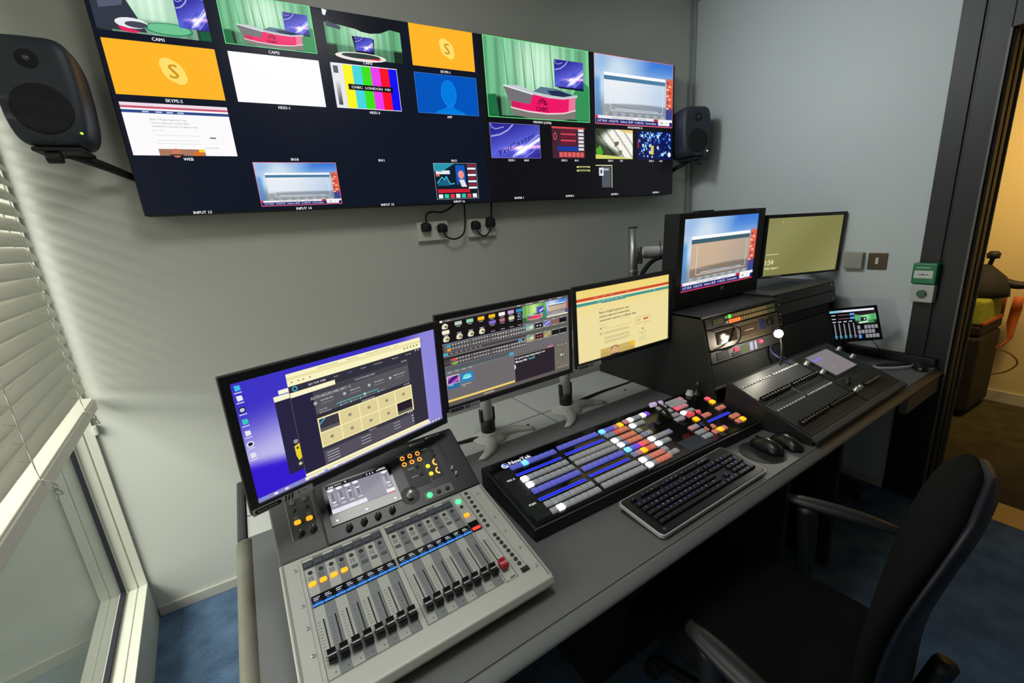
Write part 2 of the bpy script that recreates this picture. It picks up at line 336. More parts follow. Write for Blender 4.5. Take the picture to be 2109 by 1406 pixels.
# door frame
dr = root('door_1', None, None); dr['kind'] = 'structure'
mb = MB().box(XR-.012, 2.45, -1.318, -1.248, 0, 2.7).box(XR-.012, 2.45, -1.40, -1.326, 0, 2.7).box(XR-.004, 2.45, -1.33, -1.31, 0, 2.7)
mb.box(XR-.012, 2.45, -2.46, -1.40, 2.04, 2.7).box(XR-.012, 2.45, -2.55, -2.46, 0, 2.7)
obj('door_frame', mb.mesh('door_frame', JAMB), dr, bev=.002)
mb = MB().box(2.30, 2.345, -1.412, -1.40, .0, 2.04).box(2.375, 2.41, -1.409, -1.40, 0, 2.04)
obj('door_stop', mb.mesh('door_stop', JAMB), dr, bev=.003)
obj('door_seal', MB().box(XR-.013, XR-.006, -1.4035, -1.3965, .06, 2.04).box(2.449, 2.458, -1.412, -1.40, 0, 2.04).mesh('door_seal', mat('seal_strip', (96,92,84), .5)), dr)
# ------------------------------------------------------------ video wall feeds
def f_curt(g1, g2, g3, dens=9, top=0):
    def fn(X, Y):
        k = .5+.5*np.sin(X*dens*6.3+1.5*np.sin(X*17)+Y*.8); k2 = .5+.5*np.sin(X*dens*14+2*Y)
        c = mixc(g1, g2, np.clip(np.exp(-((X-.48)/.28)**2)*np.exp(-((Y-.3)/.5)**2)*1.1, 0, 1))
        c = c*(1-(.20*k*(1-np.exp(-((X-.5)/.2)**2))+.07*k2)[..., None])
        return c*(1-sst(.70, .76, Y)*(.5*(np.abs(X-.5) > .38)+.25))[..., None]
    return fn
def feathers(a, x, y, r, cols, l=4):
    for i, c in enumerate(cols):
        t = math.radians(165-i*30); asp = a.h/a.w
        dx, dy = math.cos(t), math.sin(t)
        P = [(x+dx*.18*r*asp-dy*0, y-dy*.18*r)]
        for s_, rr_ in ((-11, .85), (0, 1.0), (11, .85)):
            q = math.radians(165-i*30+s_); P.append((x+math.cos(q)*r*rr_*asp, y-math.sin(q)*r*rr_))
        a.poly(P, c, l)
def studio(a, n=1, screen=(.64,.17,.94,.53), desk=True, txt=True, warm=False, border=None, shift=0):
    g1, g2 = ((118,206,150), (206,248,216)) if not warm else ((120,196,90), (206,240,150))
    a.grid(int(90*n), int(50*n), f_curt(g1, g2, (40,120,70)))
    for x in (.10, .17, .25, .33, .42, .60) if n > .5 else ():
        a.poly([(x, 0), (x+.006, 0), (x+.03, .6), (x+.018, .6)], (84,164,112) if not warm else (90,150,70), 1)
    a.poly([(0,.72),(.08,.70),(.10,1),(0,1)], (30,110,66), 1); a.poly([(.83,.6),(.93,.42),(1,.5),(1,1),(.86,1)], (52,146,88), 1)
    a.rect(0, .97, 1, 1, (14,30,24), 1)
    x0, y0, x1, y1 = screen
    s_ = a.sub(x0, y0, x1, y1, 2); tricaster(s_, max(.3, n*.4), small=True); a.poly([(x0,y1),(x1,y1),(x1,y1+.03),(x0+.05,y1+.02)], (12,16,34), 3)
    if not desk: return
    pk = (238,24,104) if not warm else (228,70,96)
    a.poly([(.42,.63),(.50,.555),(.66,.565),(.84,.63),(.72,.675),(.58,.665)], (92,120,140), 2); a.poly([(.56,.60),(.68,.585),(.82,.635),(.72,.67),(.60,.655)], (34,46,84), 3)
    a.poly([(.15,.58),(.30,.565),(.42,.63),(.60,.66),(.72,.665),(.87,.62),(.87,.66),(.72,.70),(.58,.698),(.42,.668)], (196,204,208), 3)
    a.poly([(.15,.585),(.42,.668),(.385,.80),(.19,.765)], (116,114,118), 4); a.line([(.15,.585),(.42,.668)], .016, (236,240,242), 5)
    a.poly([(.42,.668),(.58,.698),(.72,.70),(.85,.665),(.84,.83),(.72,.885),(.55,.905),(.36,.89),(.215,.85),(.21,.77),(.385,.80)], pk, 4)
    a.poly([(.78,.688),(.85,.665),(.84,.83),(.77,.865)], (236,120,160), 5); a.poly([(.215,.775),(.30,.79),(.29,.875),(.215,.85)], (206,30,90), 5)
    a.poly([(.21,.86),(.36,.90),(.55,.915),(.72,.895),(.845,.84),(.84,.95),(.72,.985),(.55,1.0),(.36,.985),(.225,.95)], (126,122,118), 3)
    a.line([(.205,.858),(.36,.897),(.55,.913),(.72,.892),(.848,.838)], .018, (240,216,222), 5)
    if txt:
        feathers(a, .505, .80, .095, [(160,30,60), (140,22,50), (120,16,44), (104,12,40), (84,8,34), (66,6,30)], 6)
        a.text('CNBC', .505, .855, .058, (110,10,40), 6, bold=.05)
def tricaster(a, n=1, small=False):
    def fn(X, Y):
        c = mixc((46,40,150), (92,100,220), np.clip(1-np.abs(X*.6+Y-.9)*1.6, 0, 1))
        c = c+np.array((200,120,90))*np.exp(-((Y-.70-.12*(.5-X))/.05)**2)[..., None]*sst(.1, .6, X)[..., None]
        d = np.abs((Y-.98)+(X-.4)*.95); c = c+np.array((230,220,235))*(np.exp(-(d/.05)**2)*sst(.35, .6, X))[..., None]
        c = c+np.array((150,150,200))*np.exp(-((X-.62)**2/.012+(Y-.76)**2/.02))[..., None]
        return c
    a.grid(int(70*n), int(50*n), fn)
    a.line([(.02,.02),(.05,.13),(.12,.17),(.28,.10)], .03, (150,156,226), 1); a.line([(.02,.38),(.2,.32),(.36,.18),(.46,.02)], .045, (160,164,230), 1)
    a.line([(.42,.96),(.6,.72),(.8,.5),(.98,.28)], .022, (214,206,240), 1); a.line([(.66,.98),(.84,.8),(.98,.52)], .016, (190,190,236), 1)
    v, f = textmesh('TriCaster'); q = v.copy(); k = .33; al = .50
    x = q[:, 0]*k/ (q[:, 0].max()*k)*.80; y = q[:, 1]*.30
    if small: k = .5; x = x*.7+.05
    xs = .12+x*.98; ys = .98-x*.80-y*(.75 if not small else .55)
    a.p._add(np.stack([a.b[0]+a.w*xs, a.b[3]-a.h*ys], 1), np.array(lin((36,16,84))), f, a.l+2)
def prog(a, n=1, warm=0, tick=True):
    def fn(X, Y):
        c = mixc((206,224,238), (58,120,214), np.clip(.2+1.0*X-.5*np.exp(-((X-.25)/.15)**2)+.25*np.sin(9*X+5*Y), 0, 1)*sst(.5, .0, Y)+.0)
        low = sst(.45, .8, Y); c = c*(1-.35*low)[..., None]+np.array((40,30,20))*(low*(.5+.5*np.sin(X*60)))[..., None]
        left = sst(.09, .04, X)*sst(.25, .4, Y); c = c*(1-left[..., None]*.6)+np.array((30,120,210))*left[..., None]*.6
        r = sst(.90, .92, X)*sst(.20, .26, Y)*sst(.80, .70, Y); c = c*(1-r[..., None])+np.array((226,96,66))*r[..., None]
        r2 = sst(.90, .92, X)*sst(.66, .72, Y); c = c*(1-r2[..., None]*.8)+np.array((30,50,140))*r2[..., None]*.8
        return c
    a.grid(int(90*n), int(56*n), fn)
    for k in range(10): a.rect(.915+.03*(k % 2), .28+.05*k, .945+.03*(k % 2), .305+.05*k, (255,206,190) if k % 3 else (120,60,110), 1)
    P = (188,208,230) if not warm else (176,160,148)
    def gp(X, Y):
        c = mixc(P, (236,240,246) if not warm else (206,178,150), np.clip(.4+.5*np.sin(3*X+1)+.3*(.5-Y), 0, 1)); b = sst(.74, .80, Y+.06*np.sin(2.5*X))
        return c*(1-.30*b)[..., None]
    a.sub(.11, .30, .905, .82, 1).grid(int(40*n)+2, int(24*n)+2, gp)
    a.rect(.11, .24, .895, .285, (250,252,255), 2); a.rect(.11, .285, .895, .345, (76,124,160) if not warm else (60,96,108), 2)
    a.line([(.185,.37),(.185,.785),(.86,.785),(.86,.37)], .007, (244,248,252), 3)
    a.line([(.20,.70),(.45,.745),(.70,.76),(.89,.735)], .010, (120,140,170), 3); a.line([(.24,.76),(.80,.762)], .007, (250,252,255), 3)
    if not tick: return
    a.rect(0, .872, 1, .915, (240,240,244), 3); a.rect(0, .915, 1, .985, (30,34,110), 3); a.rect(0, .985, 1, 1, (220,60,90), 3)
    a.text('Wrong Time Tuesday at GMT+1        market wrap', .42, .893, .026, (90,60,80), 4); a.rect(0,.872,.03,.915,(214,40,70),4)
    a.text('LUP 28.60   0.55(0.7%)   Unilever 28.89   0.14(0.5%)   Commodities', .40, .948, .034, (236,238,250), 4)
    a.rect(.80, .885, .96, .972, (246,246,248), 4); a.rect(.74, .875, .80, .915, (200,40,60), 4)
    feathers(a, .85, .945, .034, [(60,60,70)]*6, 5); a.text('HD', .915, .925, .02, (120,120,130), 5)
def skype(a, n=1):
    a.rect(0, 0, 1, 1, (255,182,40), 0); asp = a.h/a.w
    P = []
    for i in range(44):
        t = 2*PI*i/44; r = .205+.018*(math.cos(2*(t-2.2))); P.append((.56+r*math.cos(t)*asp, .5-r*math.sin(t)))
    a.poly(P, (255,222,108), 1); a.ell(.515, .385, .135*asp, .135, (255,222,108), 1); a.ell(.605, .615, .135*asp, .135, (255,222,108), 1)
    a.text('S', .56, .5, .27, (206,150,40), 3, bold=.035)
def webpage(a, n=1):
    a.rect(0, 0, 1, 1, (252,250,252), 0); a.rect(0, 0, 1, .06, (238,222,232), 1); a.rect(0, .06, 1, .10, (206,84,110), 1); a.rect(0, .135, 1, .19, (42,72,134), 1)
    for x in (.18, .30, .40, .50): a.rect(x, .15, x+.06, .175, (190,206,236), 2)
    for k, t in enumerate(('Bank of England governor says', 'cautious approach needed after', "'unwelcome surprises' in inflation data")): a.text(t, .23, .30+.065*k, .036, (150,150,156), 2, 'l')
    a.text('By Karen Gilchrist', .23, .51, .02, (170,170,176), 2, 'l')
    for y in (.60, .70, .76): a.rect(.25, y, .66, y+.008, (206,206,210), 2)
    a.rect(.76, .62, .82, .65, (120,120,124), 2); a.text('MARKET MOVERS', .76, .84, .022, (130,130,136), 2)
    a.rect(.24, .87, .68, 1, (170,120,96), 2); a.rect(.62, .87, .68, .93, (250,206,40), 3); a.ell(.40, .95, .045, .09, (200,120,90), 3); a.rect(.335, .975, .465, 1, (60,40,40), 4)
    a.rect(.56, .93, .66, 1, (224,110,40), 3)
def bars(a, n=1):
    a.rect(0, 0, 1, 1, (250,250,252), 0); cs = [(232,232,238),(250,246,30),(70,214,224),(60,224,20),(236,60,240),(250,10,40),(16,10,246)]
    for i, c in enumerate(cs): a.rect(.03+i*.139 if i else 0, .015, min(.995, .03+(i+1)*.139), .985, c, 1)
    a.rect(.03, .06, .10, .22, (92,92,98), 2)
    a.p.grid(a.X(.04), a.Y(.93), a.X(.10), a.Y(.35), 1, 12, lambda X, Y: mixc((240,240,244), (70,70,76), Y), a.l+2)
    a.rect(.215, .44, .90, .57, (10,10,16), 3); a.text('CNBC  LONDON  HD', .56, .505, .055, (240,240,246), 4, sx=1.28, bold=.03)
def silhouette(a):
    a.rect(0, 0, 1, 1, (0,84,190), 0); asp = a.h/a.w
    P = [(.26,1),(.30,.93),(.40,.87),(.46,.82),(.47,.74),(.57,.74),(.58,.82),(.64,.87),(.74,.93),(.79,1)]; a.poly(P, (0,124,224), 1)
    a.ell(.52, .46, .125, .34, (40,140,236), 1); a.ell(.52, .455, .118, .33, (0,124,226), 2)
def bloom(a):
    a.rect(0, 0, 1, 1, (12,30,44), 0); a.poly([(0,0),(.5,0),(.15,.25),(0,.2)], (40,150,170), 1); a.rect(.5, .05, .72, .6, (20,90,190), 1)
    a.rect(.04, .20, .36, .30, (230,236,240), 1); a.rect(.04, .31, .12, .36, (240,110,60), 2)
    a.line([(.05,.55),(.12,.45),(.17,.38),(.22,.46),(.27,.36),(.32,.52),(.36,.58),(.45,.56)], .03, (70,190,220), 2); a.poly([(.05,.62),(.1,.5),(.2,.44),(.28,.42),(.34,.55),(.34,.62)], (24,100,130), 1)
    a.ell(.62, .32, .07, .12, (236,150,140), 2); a.poly([(.53,.66),(.57,.46),(.68,.46),(.74,.66)], (226,226,236), 2); a.poly([(.53,.66),(.56,.46),(.61,.66)], (30,30,50), 3)
    for i in range(8): a.rect(.78, .03+.09*i, .98, .09+.09*i, (236,240,246) if i % 2 else (150,40,56), 2)
    a.rect(.04, .72, .80, .82, (206,30,50), 2)
    for i in range(7): a.rect(.05+i*.135, .86, .15+i*.135, .97, [(240,240,240),(60,200,170),(220,60,70)][i % 3], 2)
def clip2(a):
    a.rect(0, 0, 1, 1, (70,36,52), 0); a.rect(0, 0, 1, .06, (206,80,80), 1)
    for i in range(5): a.rect(.26, .10+.10*i, .72, .155+.10*i, (214,66,80) if i % 2 else (120,22,50), 1)
    for i in range(6): a.rect(.80, .06+.12*i, .97, .14+.12*i, (220,224,232), 1)
    a.ell(.09, .3, .05, .12, (230,90,90), 1); a.ell(.09, .3, .03, .09, (70,30,50), 2); a.rect(.16, .62, .8, .76, (26,60,160), 1)
    for i in range(6): a.rect(.20+i*.13, .80, .31+i*.13, .96, (224,96,96), 1)
def clip3(a):
    def fn(X, Y):
        c = mixc((60,70,50), (246,246,236), sst(.25, .55, X+.25*np.sin(5*Y))); s_ = np.abs(np.sin(13*X-7*Y))
        return c*(1-.28*(s_ < .35))[..., None]
    a.grid(44, 34, fn); a.poly([(.0,.7),(.12,.55),(.2,.8),(.06,.95)], (80,170,40), 1); a.poly([(.5,.42),(.62,.40),(.6,.52),(.5,.6)], (120,96,70), 1)
    a.rect(.6, .70, .70, .86, (130,120,100), 1); a.poly([(.62,0),(1,0),(1,.12),(.7,.08)], (240,206,130), 1); a.poly([(0,.85),(.5,.9),(1,.98),(1,1),(0,1)], (214,216,110), 1)
def clip4(a):
    a.rect(0, 0, 1, 1, (12,20,80), 0); R = random.Random(5)
    for i in range(110):
        x, y = R.random()*.94, R.random()**1.5*.9; w = .015+.035*R.random(); a.rect(x, y, x+w, y+w*2.2, R.choice([(60,150,230),(150,210,250),(20,60,190),(230,240,250),(40,90,220)]), 1+i % 2)
    for i in range(6): a.rect(.0, .3+.05*i, .035, .33+.05*i, (220,40,60), 3)
    a.rect(.38, .50, .46, .82, (220,210,80), 3); a.ell(.72, .82, .05, .06, (150,230,255), 3); a.ell(.93, .82, .05, .09, (236,246,255), 3)
def cam1(a, n=1):
    a.grid(60, 34, f_curt((176,236,196), (222,252,228), (40,120,70), 5)); a.poly([(0,0),(.36,0),(.30,.4),(.42,.97),(0,.97)], (52,56,70), 1)
    a.poly([(.06,.1),(.3,.1),(.26,.5),(.06,.6)], (88,92,112), 2)
    a.ell(.30, .82, .14, .10, (232,236,240), 3); a.ell(.34, .84, .10, .06, (70,72,88), 4); a.poly([(.18,.88),(.36,.96),(.32,1),(.2,.98)], (226,40,96), 4)
    a.ell(.62, .86, .22, .12, (40,140,96), 2); a.ell(.62, .855, .2, .10, (110,196,146), 3)
    tricaster(a.sub(.72, .20, 1, .80, 3), .4, True); a.rect(.9, .82, 1, 1, (20,90,60), 3)
def cam3(a, n=1):
    a.grid(70, 40, f_curt((112,196,140), (196,242,206), (40,120,70), 8))
    a.poly([(0,0),(1,0),(1,.28),(.86,.25),(.72,.36),(.58,.40),(.46,.38),(.40,.34),(.2,.30),(0,.28)], (16,18,28), 2); a.poly([(0,0),(.06,.02),(.03,.14),(0,.12)], (236,240,246), 3)
    a.poly([(.03,.24),(.2,.33),(.2,.4),(.02,.36)], (72,70,96), 3)
    tricaster(a.sub(.36, .50, .60, .82, 4), .4, True); a.poly([(.33,.50),(.62,.52),(.60,.92),(.36,.9)], (14,18,34), 3)
    a.ell(.42, .96, .34, .10, (238,232,226), 4); a.ell(.42, .94, .26, .06, (40,60,56), 5); a.poly([(.36,1.0),(.7,.96),(.66,1.0)], (216,30,60), 6)
# ---- left and right wall displays
def tv(name, label, x0, x1, tiles, labels, base, extra=None):
    w = x1-x0; h = .715; z0 = 1.587
    t = root(name, label, 'television', ((x0+x1)/2, -.02, z0), 0, 'large displays forming the video wall')
    o = lambda x: x-(x0+x1)/2
    obj('housing', MB().box(-w/2, w/2, -.078, -.006, 0, h).mesh('housing', BLKM), t, bev=.003)
    obj('wall_mount', MB().box(-w*.3, w*.3, -.008, .019, .15, .5).mesh('wall_mount', BLKM), t)
    p = Pic(); bz = .004
    p.rect(-w/2+bz, bz, w/2-bz, h-bz, base, 0)
    for fn, (a, b, c, d) in tiles: fn(Area(p, o(a), b-z0, o(c), d-z0, 1))
    for s_, x, z, hh in labels: p.text(s_, o(x), z-z0, hh, (236,238,244), 3, sx=1.0, bold=.035)
    if extra: extra(p, o, z0)
    obj('screen', p.mesh('screen'), t, (0, -.0785, 0)); return t
GR = (120,236,160)
def ex_l(p, o, z0):
    p.frame(o(-.266), 2.145-z0, o(.030), 2.30-z0, .0022, GR, 9); p.frame(o(-.261), 1.604-z0, o(.030), 1.761-z0, .0016, (240,120,130), 9)
    p.frame(o(.402), 1.964-z0, o(.691), 2.120-z0, .001, (90,150,220), 9); p.frame(o(.071), 1.964-z0, o(.329), 2.122-z0, .001, (200,200,220), 9)
    p.frame(o(.442), 1.606-z0, o(.653), 1.761-z0, .001, (200,206,220), 9)
def ex_r(p, o, z0):
    p.frame(o(.740), 1.965-z0, o(1.347), 2.300-z0, .003, (110,240,140), 9); p.frame(o(1.385), 1.964-z0, o(1.980), 2.299-z0, .0022, (236,130,140), 9)
    p.frame(o(.740), 1.786-z0, o(1.022), 1.940-z0, .001, (170,170,220), 9)
    for z in (1.745, 1.727): p.rect(o(1.250), z-.004-z0, o(1.34), z+.004-z0, (226,226,140), 3); p.rect(o(1.262), z-.0035-z0, o(1.33), z+.001-z0, (60,60,50), 4)
    p.poly([(o(1.380), 1.756-z0), (o(1.500), 1.756-z0), (o(1.500), 1.636-z0), (o(1.496), 1.636-z0), (o(1.496), 1.752-z0), (o(1.380), 1.752-z0)], (238,240,190), 4)
    p.rect(o(1.424), 1.638-z0, o(1.49), 1.748-z0, (78,86,96), 2); p.rect(o(1.404), 1.70-z0, o(1.436), 1.742-z0, (222,228,236), 5); p.rect(o(1.43), 1.728-z0, o(1.475), 1.738-z0, (180,190,200), 4); p.rect(o(1.413),1.712-z0,o(1.426),1.73-z0,(60,70,80),6)
LH = .0095
tv('video_wall_display', 'left display of the video wall above the desk, orange and white tiles on black', -.617, .7195,
   [(cam1, (-.604, 2.145, -.305, 2.297)), (lambda a: studio(a, .7, (.67,.20,.95,.62)), (-.266, 2.145, .030, 2.30)), (cam3, (.071, 2.145, .362, 2.30)), (skype, (.402, 2.145, .691, 2.30)),
    (skype, (-.602, 1.964, -.303, 2.123)), (lambda a: a.rect(0,0,1,1,(254,252,254),0), (-.265, 1.963, .030, 2.123)), (bars, (.071, 1.964, .329, 2.122)), (silhouette, (.402, 1.964, .691, 2.120)),
    (webpage, (-.601, 1.781, -.304, 1.942)), (lambda a: prog(a, .6), (-.261, 1.604, .030, 1.761)), (bloom, (.442, 1.606, .653, 1.761))],
   [('CAM1', -.455, 2.134, LH), ('CAM2', -.118, 2.134, LH), ('CAM3', .215, 2.133, LH), ('SKYPE-1', .546, 2.132, LH), ('SKYPE-2', -.453, 1.953, LH), ('NDD-1', -.119, 1.952, LH), ('NDD-3', .216, 1.953, LH), ('APP', .545, 1.953, LH),
    ('WEB', -.453, 1.770, LH), ('IN10', -.116, 1.772, LH), ('IN11', .215, 1.771, LH), ('IN12', .545, 1.772, LH), ('INPUT 13', -.450, 1.592, LH), ('INPUT 14', -.116, 1.592, LH), ('INPUT 15', .215, 1.593, LH), ('INPUT 16', .551, 1.594, LH)],
   (15,21,36), ex_l)
tv('video_wall_display', 'right display of the video wall, large green studio preview and blue programme picture', .7205, 1.997,
   [(lambda a: studio(a, 1.5), (.740, 1.965, 1.347, 2.300)), (lambda a: prog(a, 1.5), (1.385, 1.964, 1.980, 2.299)),
    (lambda a: tricaster(a, 1.2), (.740, 1.786, 1.022, 1.940)), (clip2, (1.097, 1.788, 1.309, 1.939)), (clip3, (1.383, 1.788, 1.659, 1.940)), (clip4, (1.697, 1.788, 1.980, 1.938))],
   [('PREVIEW (CAM2)', 1.043, 1.9535, .010), ('PROGRAM/MIX 16', 1.678, 1.9545, .010), ('DDR 1', .85, 1.776, LH), ('48.09', .935, 1.776, .009), ('DDR 2', 1.17, 1.778, LH), ('48:11', 1.25, 1.778, .009), ('DDR 3', 1.49, 1.778, LH), ('7:29', 1.57, 1.778, .009), ('DDR 4', 1.81, 1.779, LH), ('8:20', 1.89, 1.779, .009),
    ('BUFFER 1', .878, 1.600, LH), ('BUFFER 2', 1.198, 1.600, LH), ('BUFFER 3', 1.518, 1.600, LH), ('BUFFER 4', 1.85, 1.601, LH)],
   (17,16,20), ex_r)
# ------------------------------------------------------------ control desk
DESK = mat('desk_laminate', (112,114,115), .5, spec=.3, bump=.1, bscale=500)
NOSE = mat('desk_nosing', (116,114,102), .55, spec=.3, vary=.12, bscale=12)
NOSD = mat('desk_nosing_dark', (64,66,68), .6)
TILE = mat('desk_tile', (205,208,205), .5)
DARK = mat('dark_panel', (34,32,31), .6, spec=.2)
dk = root('control_desk', 'long dark grey control desk with white lift-out tiles along its back', 'desk', DW(0, -1.0, 0), TH)
DL = lambda u, v: (u, v+1.0)
def poly_prism(mb, pts, z0, z1): return mb.prism(pts, 'z', z0, z1)
RX = lambda v: (2.284+v*math.sin(TH))/math.cos(TH)      # right end follows the wall
FR_ = -1.493
mb = MB(); poly_prism(mb, [DL(-.50, FR_+.02), DL(RX(FR_), FR_+.02), DL(RX(-.44), -.44), DL(1.10, -.44), DL(1.10, -.784), DL(-.50, -.784)], .662, .70)
obj('worktop', mb.mesh('worktop', DESK), dk)
mb = MB(); n = 9                                        # soft front edge
ring = [(FR_+.025-.03*math.sin(PI*k/(n-1)), .6995-.042*(k/(n-1)) if 0 < k < n-1 else (.70 if k == 0 else .655)) for k in range(n)]
R_ = [[(u, y+1.0, z) for y, z in ring]+[(u, FR_+1.03, .655)] for u in (-.50, 1.0, RX(FR_))]
mb.loft(R_); obj('front_nosing', mb.mesh('front_nosing', DESK), dk)
mb = MB(); mb.tube([(-.513, FR_+1.02, .682), (-.515, -.2, .684), (-.518, .214, .684)], .0205, 14, sub=3)
obj('side_nosing', mb.mesh('side_nosing', NOSE), dk, label='beige rubber edge strip down the left end')
obj('side_nosing', MB().box(-.533, -.512, .216, .556, .655, .708).mesh('side_nosing', NOSD), dk, bev=.006, label='dark edge strip beside the white tiles')
obj('tile_tray', MB().box(-.51, 1.10, .216, .56, .655, .690).mesh('tile_tray', BLKM), dk)
for u0, u1 in ((-.508, .017), (.025, .556), (.564, 1.098)):
    for v0, v1 in ((-.782, -.675), (-.668, -.440)):
        obj('desk_tile', MB().box(u0, u1, v0+1, v1+1, .686, .7015).mesh('desk_tile', TILE), dk, bev=.001)
for u in (.456, .817, .999, .10): obj('finger_hole', MB().cyl((u, -.721+1, .7012), (u, -.721+1, .7022), .006).mesh('finger_hole', BLKM), dk)
for u in (-.47, 1.02, 1.42): obj('leg_panel', MB().box(u, u+.03, -.42, .50, 0, .662).mesh('leg_panel', DARK), dk)
obj('modesty_panel', MB().box(-.47, 1.44, .46, .48, .1, .655).mesh('modesty_panel', DARK), dk)
obj('fascia', MB().box(1.83, RX(FR_)-.005, FR_+1.004, FR_+1.03, .588, .66).mesh('fascia', NOSE), dk, bev=.002)
obj('fascia', MB().box(.26, 1.45, FR_+1.05, FR_+1.07, .60, .66).mesh('fascia', DARK), dk)
pd_ = root('drawer_pedestal', 'dark drawer cabinet tucked under the front of the control desk', 'cabinet', DW(.62, -1.05, 0), TH)
obj('body', MB().box(-.33, .33, -.18, .30, .03, .598).mesh('body', DARK), pd_, bev=.003)
f1 = obj('drawer', MB().box(-.325, .325, -.20, -.18, .40, .59).mesh('drawer', DARK), pd_, bev=.002)
obj('handle', MB().box(-.10, .10, -.204, -.199, .50, .54).mesh('handle', BLKM), f1)
f2 = obj('drawer', MB().box(-.325, .325, -.20, -.18, .04, .395).mesh('drawer', DARK), pd_, bev=.002)
obj('lock', MB().cyl((.12, -.203, .355), (.12, -.199, .355), .007).mesh('lock', CHR), f2)
tk = root('cable_trunking', 'black cable trunking along the grey wall at the right end of the desk', 'trunking', (2.270, -.9, .7005))
obj('channel', MB().box(-.020, .020, -.47, .45, 0, .040).mesh('channel', BLKM), tk, bev=.004)

# ------------------------------------------------------------ monitors
def Rmat(yaw, tilt, roll): return Matrix.Rotation(yaw, 3, 'Z')@Matrix.Rotation(tilt, 3, 'X')@Matrix.Rotation(roll, 3, 'Y')
def monitor(name, label, c, ypr, w, h, paint, bz, badge=None, depth=.013, bulge=(.22, .20, .018), group=None, hm=None, cat='monitor'):
    t = root(name, label, cat, c, group=group, rot=Rmat(*ypr).to_euler())
    l, r, tp, bt = bz; x0, x1, z0, z1 = -w/2-l, w/2+r, -h/2-bt, h/2+tp; hm = hm or BLK
    mb = MB(); P_ = lambda a, b, c, d, y: [(a,y,b),(c,y,b),(c,y,d),(a,y,d)]
    mb.add(P_(x0,z0,x1,z1,-.001)+P_(-w/2,-h/2,w/2,h/2,-.001)+P_(x0,z0,x1,z1,depth)+P_(-w/2,-h/2,w/2,h/2,depth),
           [f for i in range(4) for j in [(i+1) % 4] for f in ((i,j,4+j,4+i), (8+i,12+i,12+j,8+j), (i,8+i,8+j,j), (4+i,4+j,12+j,12+i))])
    obj('bezel', mb.mesh('bezel', hm), t, bev=.0015)
    mb = MB().box(x0+.004, x1-.004, .012, depth+.006, z0+.004, z1-.004)
    if bulge: mb.box(-bulge[0]/2, bulge[0]/2, depth, depth+bulge[2], -bulge[1]/2, bulge[1]/2)
    obj('back_cover', mb.mesh('back_cover', hm), t, bev=.004)
    p = Pic(); paint(Area(p, -w/2, -h/2, w/2, h/2, 0)); obj('screen', p.mesh('screen'), t, (0, .0045, 0))
    if badge:
        a, b, z, hh = badge; q = Pic(); q.rect(a, z-hh/2, b, z+hh/2, (186,188,190), 0); W = b-a
        q.rrect(a+.004, z-hh*.32, a+W*.46, z+hh*.32, hh*.3, (22,24,28), 1); q.text('BLACK HAWK', a+W*.235, z, hh*.26, (196,198,204), 2)
        for k in range(3): q.poly([(a+W*(.50+.055*k), z-hh*.4), (a+W*(.53+.055*k), z-hh*.4), (a+W*(.555+.055*k), z+hh*.4), (a+W*(.525+.055*k), z+hh*.4)], (24,26,30), 1)
        q.rect(a+W*.74, z-hh*.2, a+W*.77, z+hh*.2, (120,122,126), 1); q.ell(a+W*.86, z, hh*.2, hh*.2, (150,152,156), 1)
        obj('badge', q.mesh('badge', 'printed_panel'), t, (0, -.0016, 0), label='silver sticker along the lower left bezel')
    return t
def blob(a, cx, cy, s, c=(226,224,190)): a.ell(cx, cy, s, s*1.5, c, 3); a.ell(cx-s*.5, cy+s*.5, s*.6, s, c, 3); a.ell(cx+s*.3, cy+s*.3, s*.5, s*.7, (120,118,90), 4)
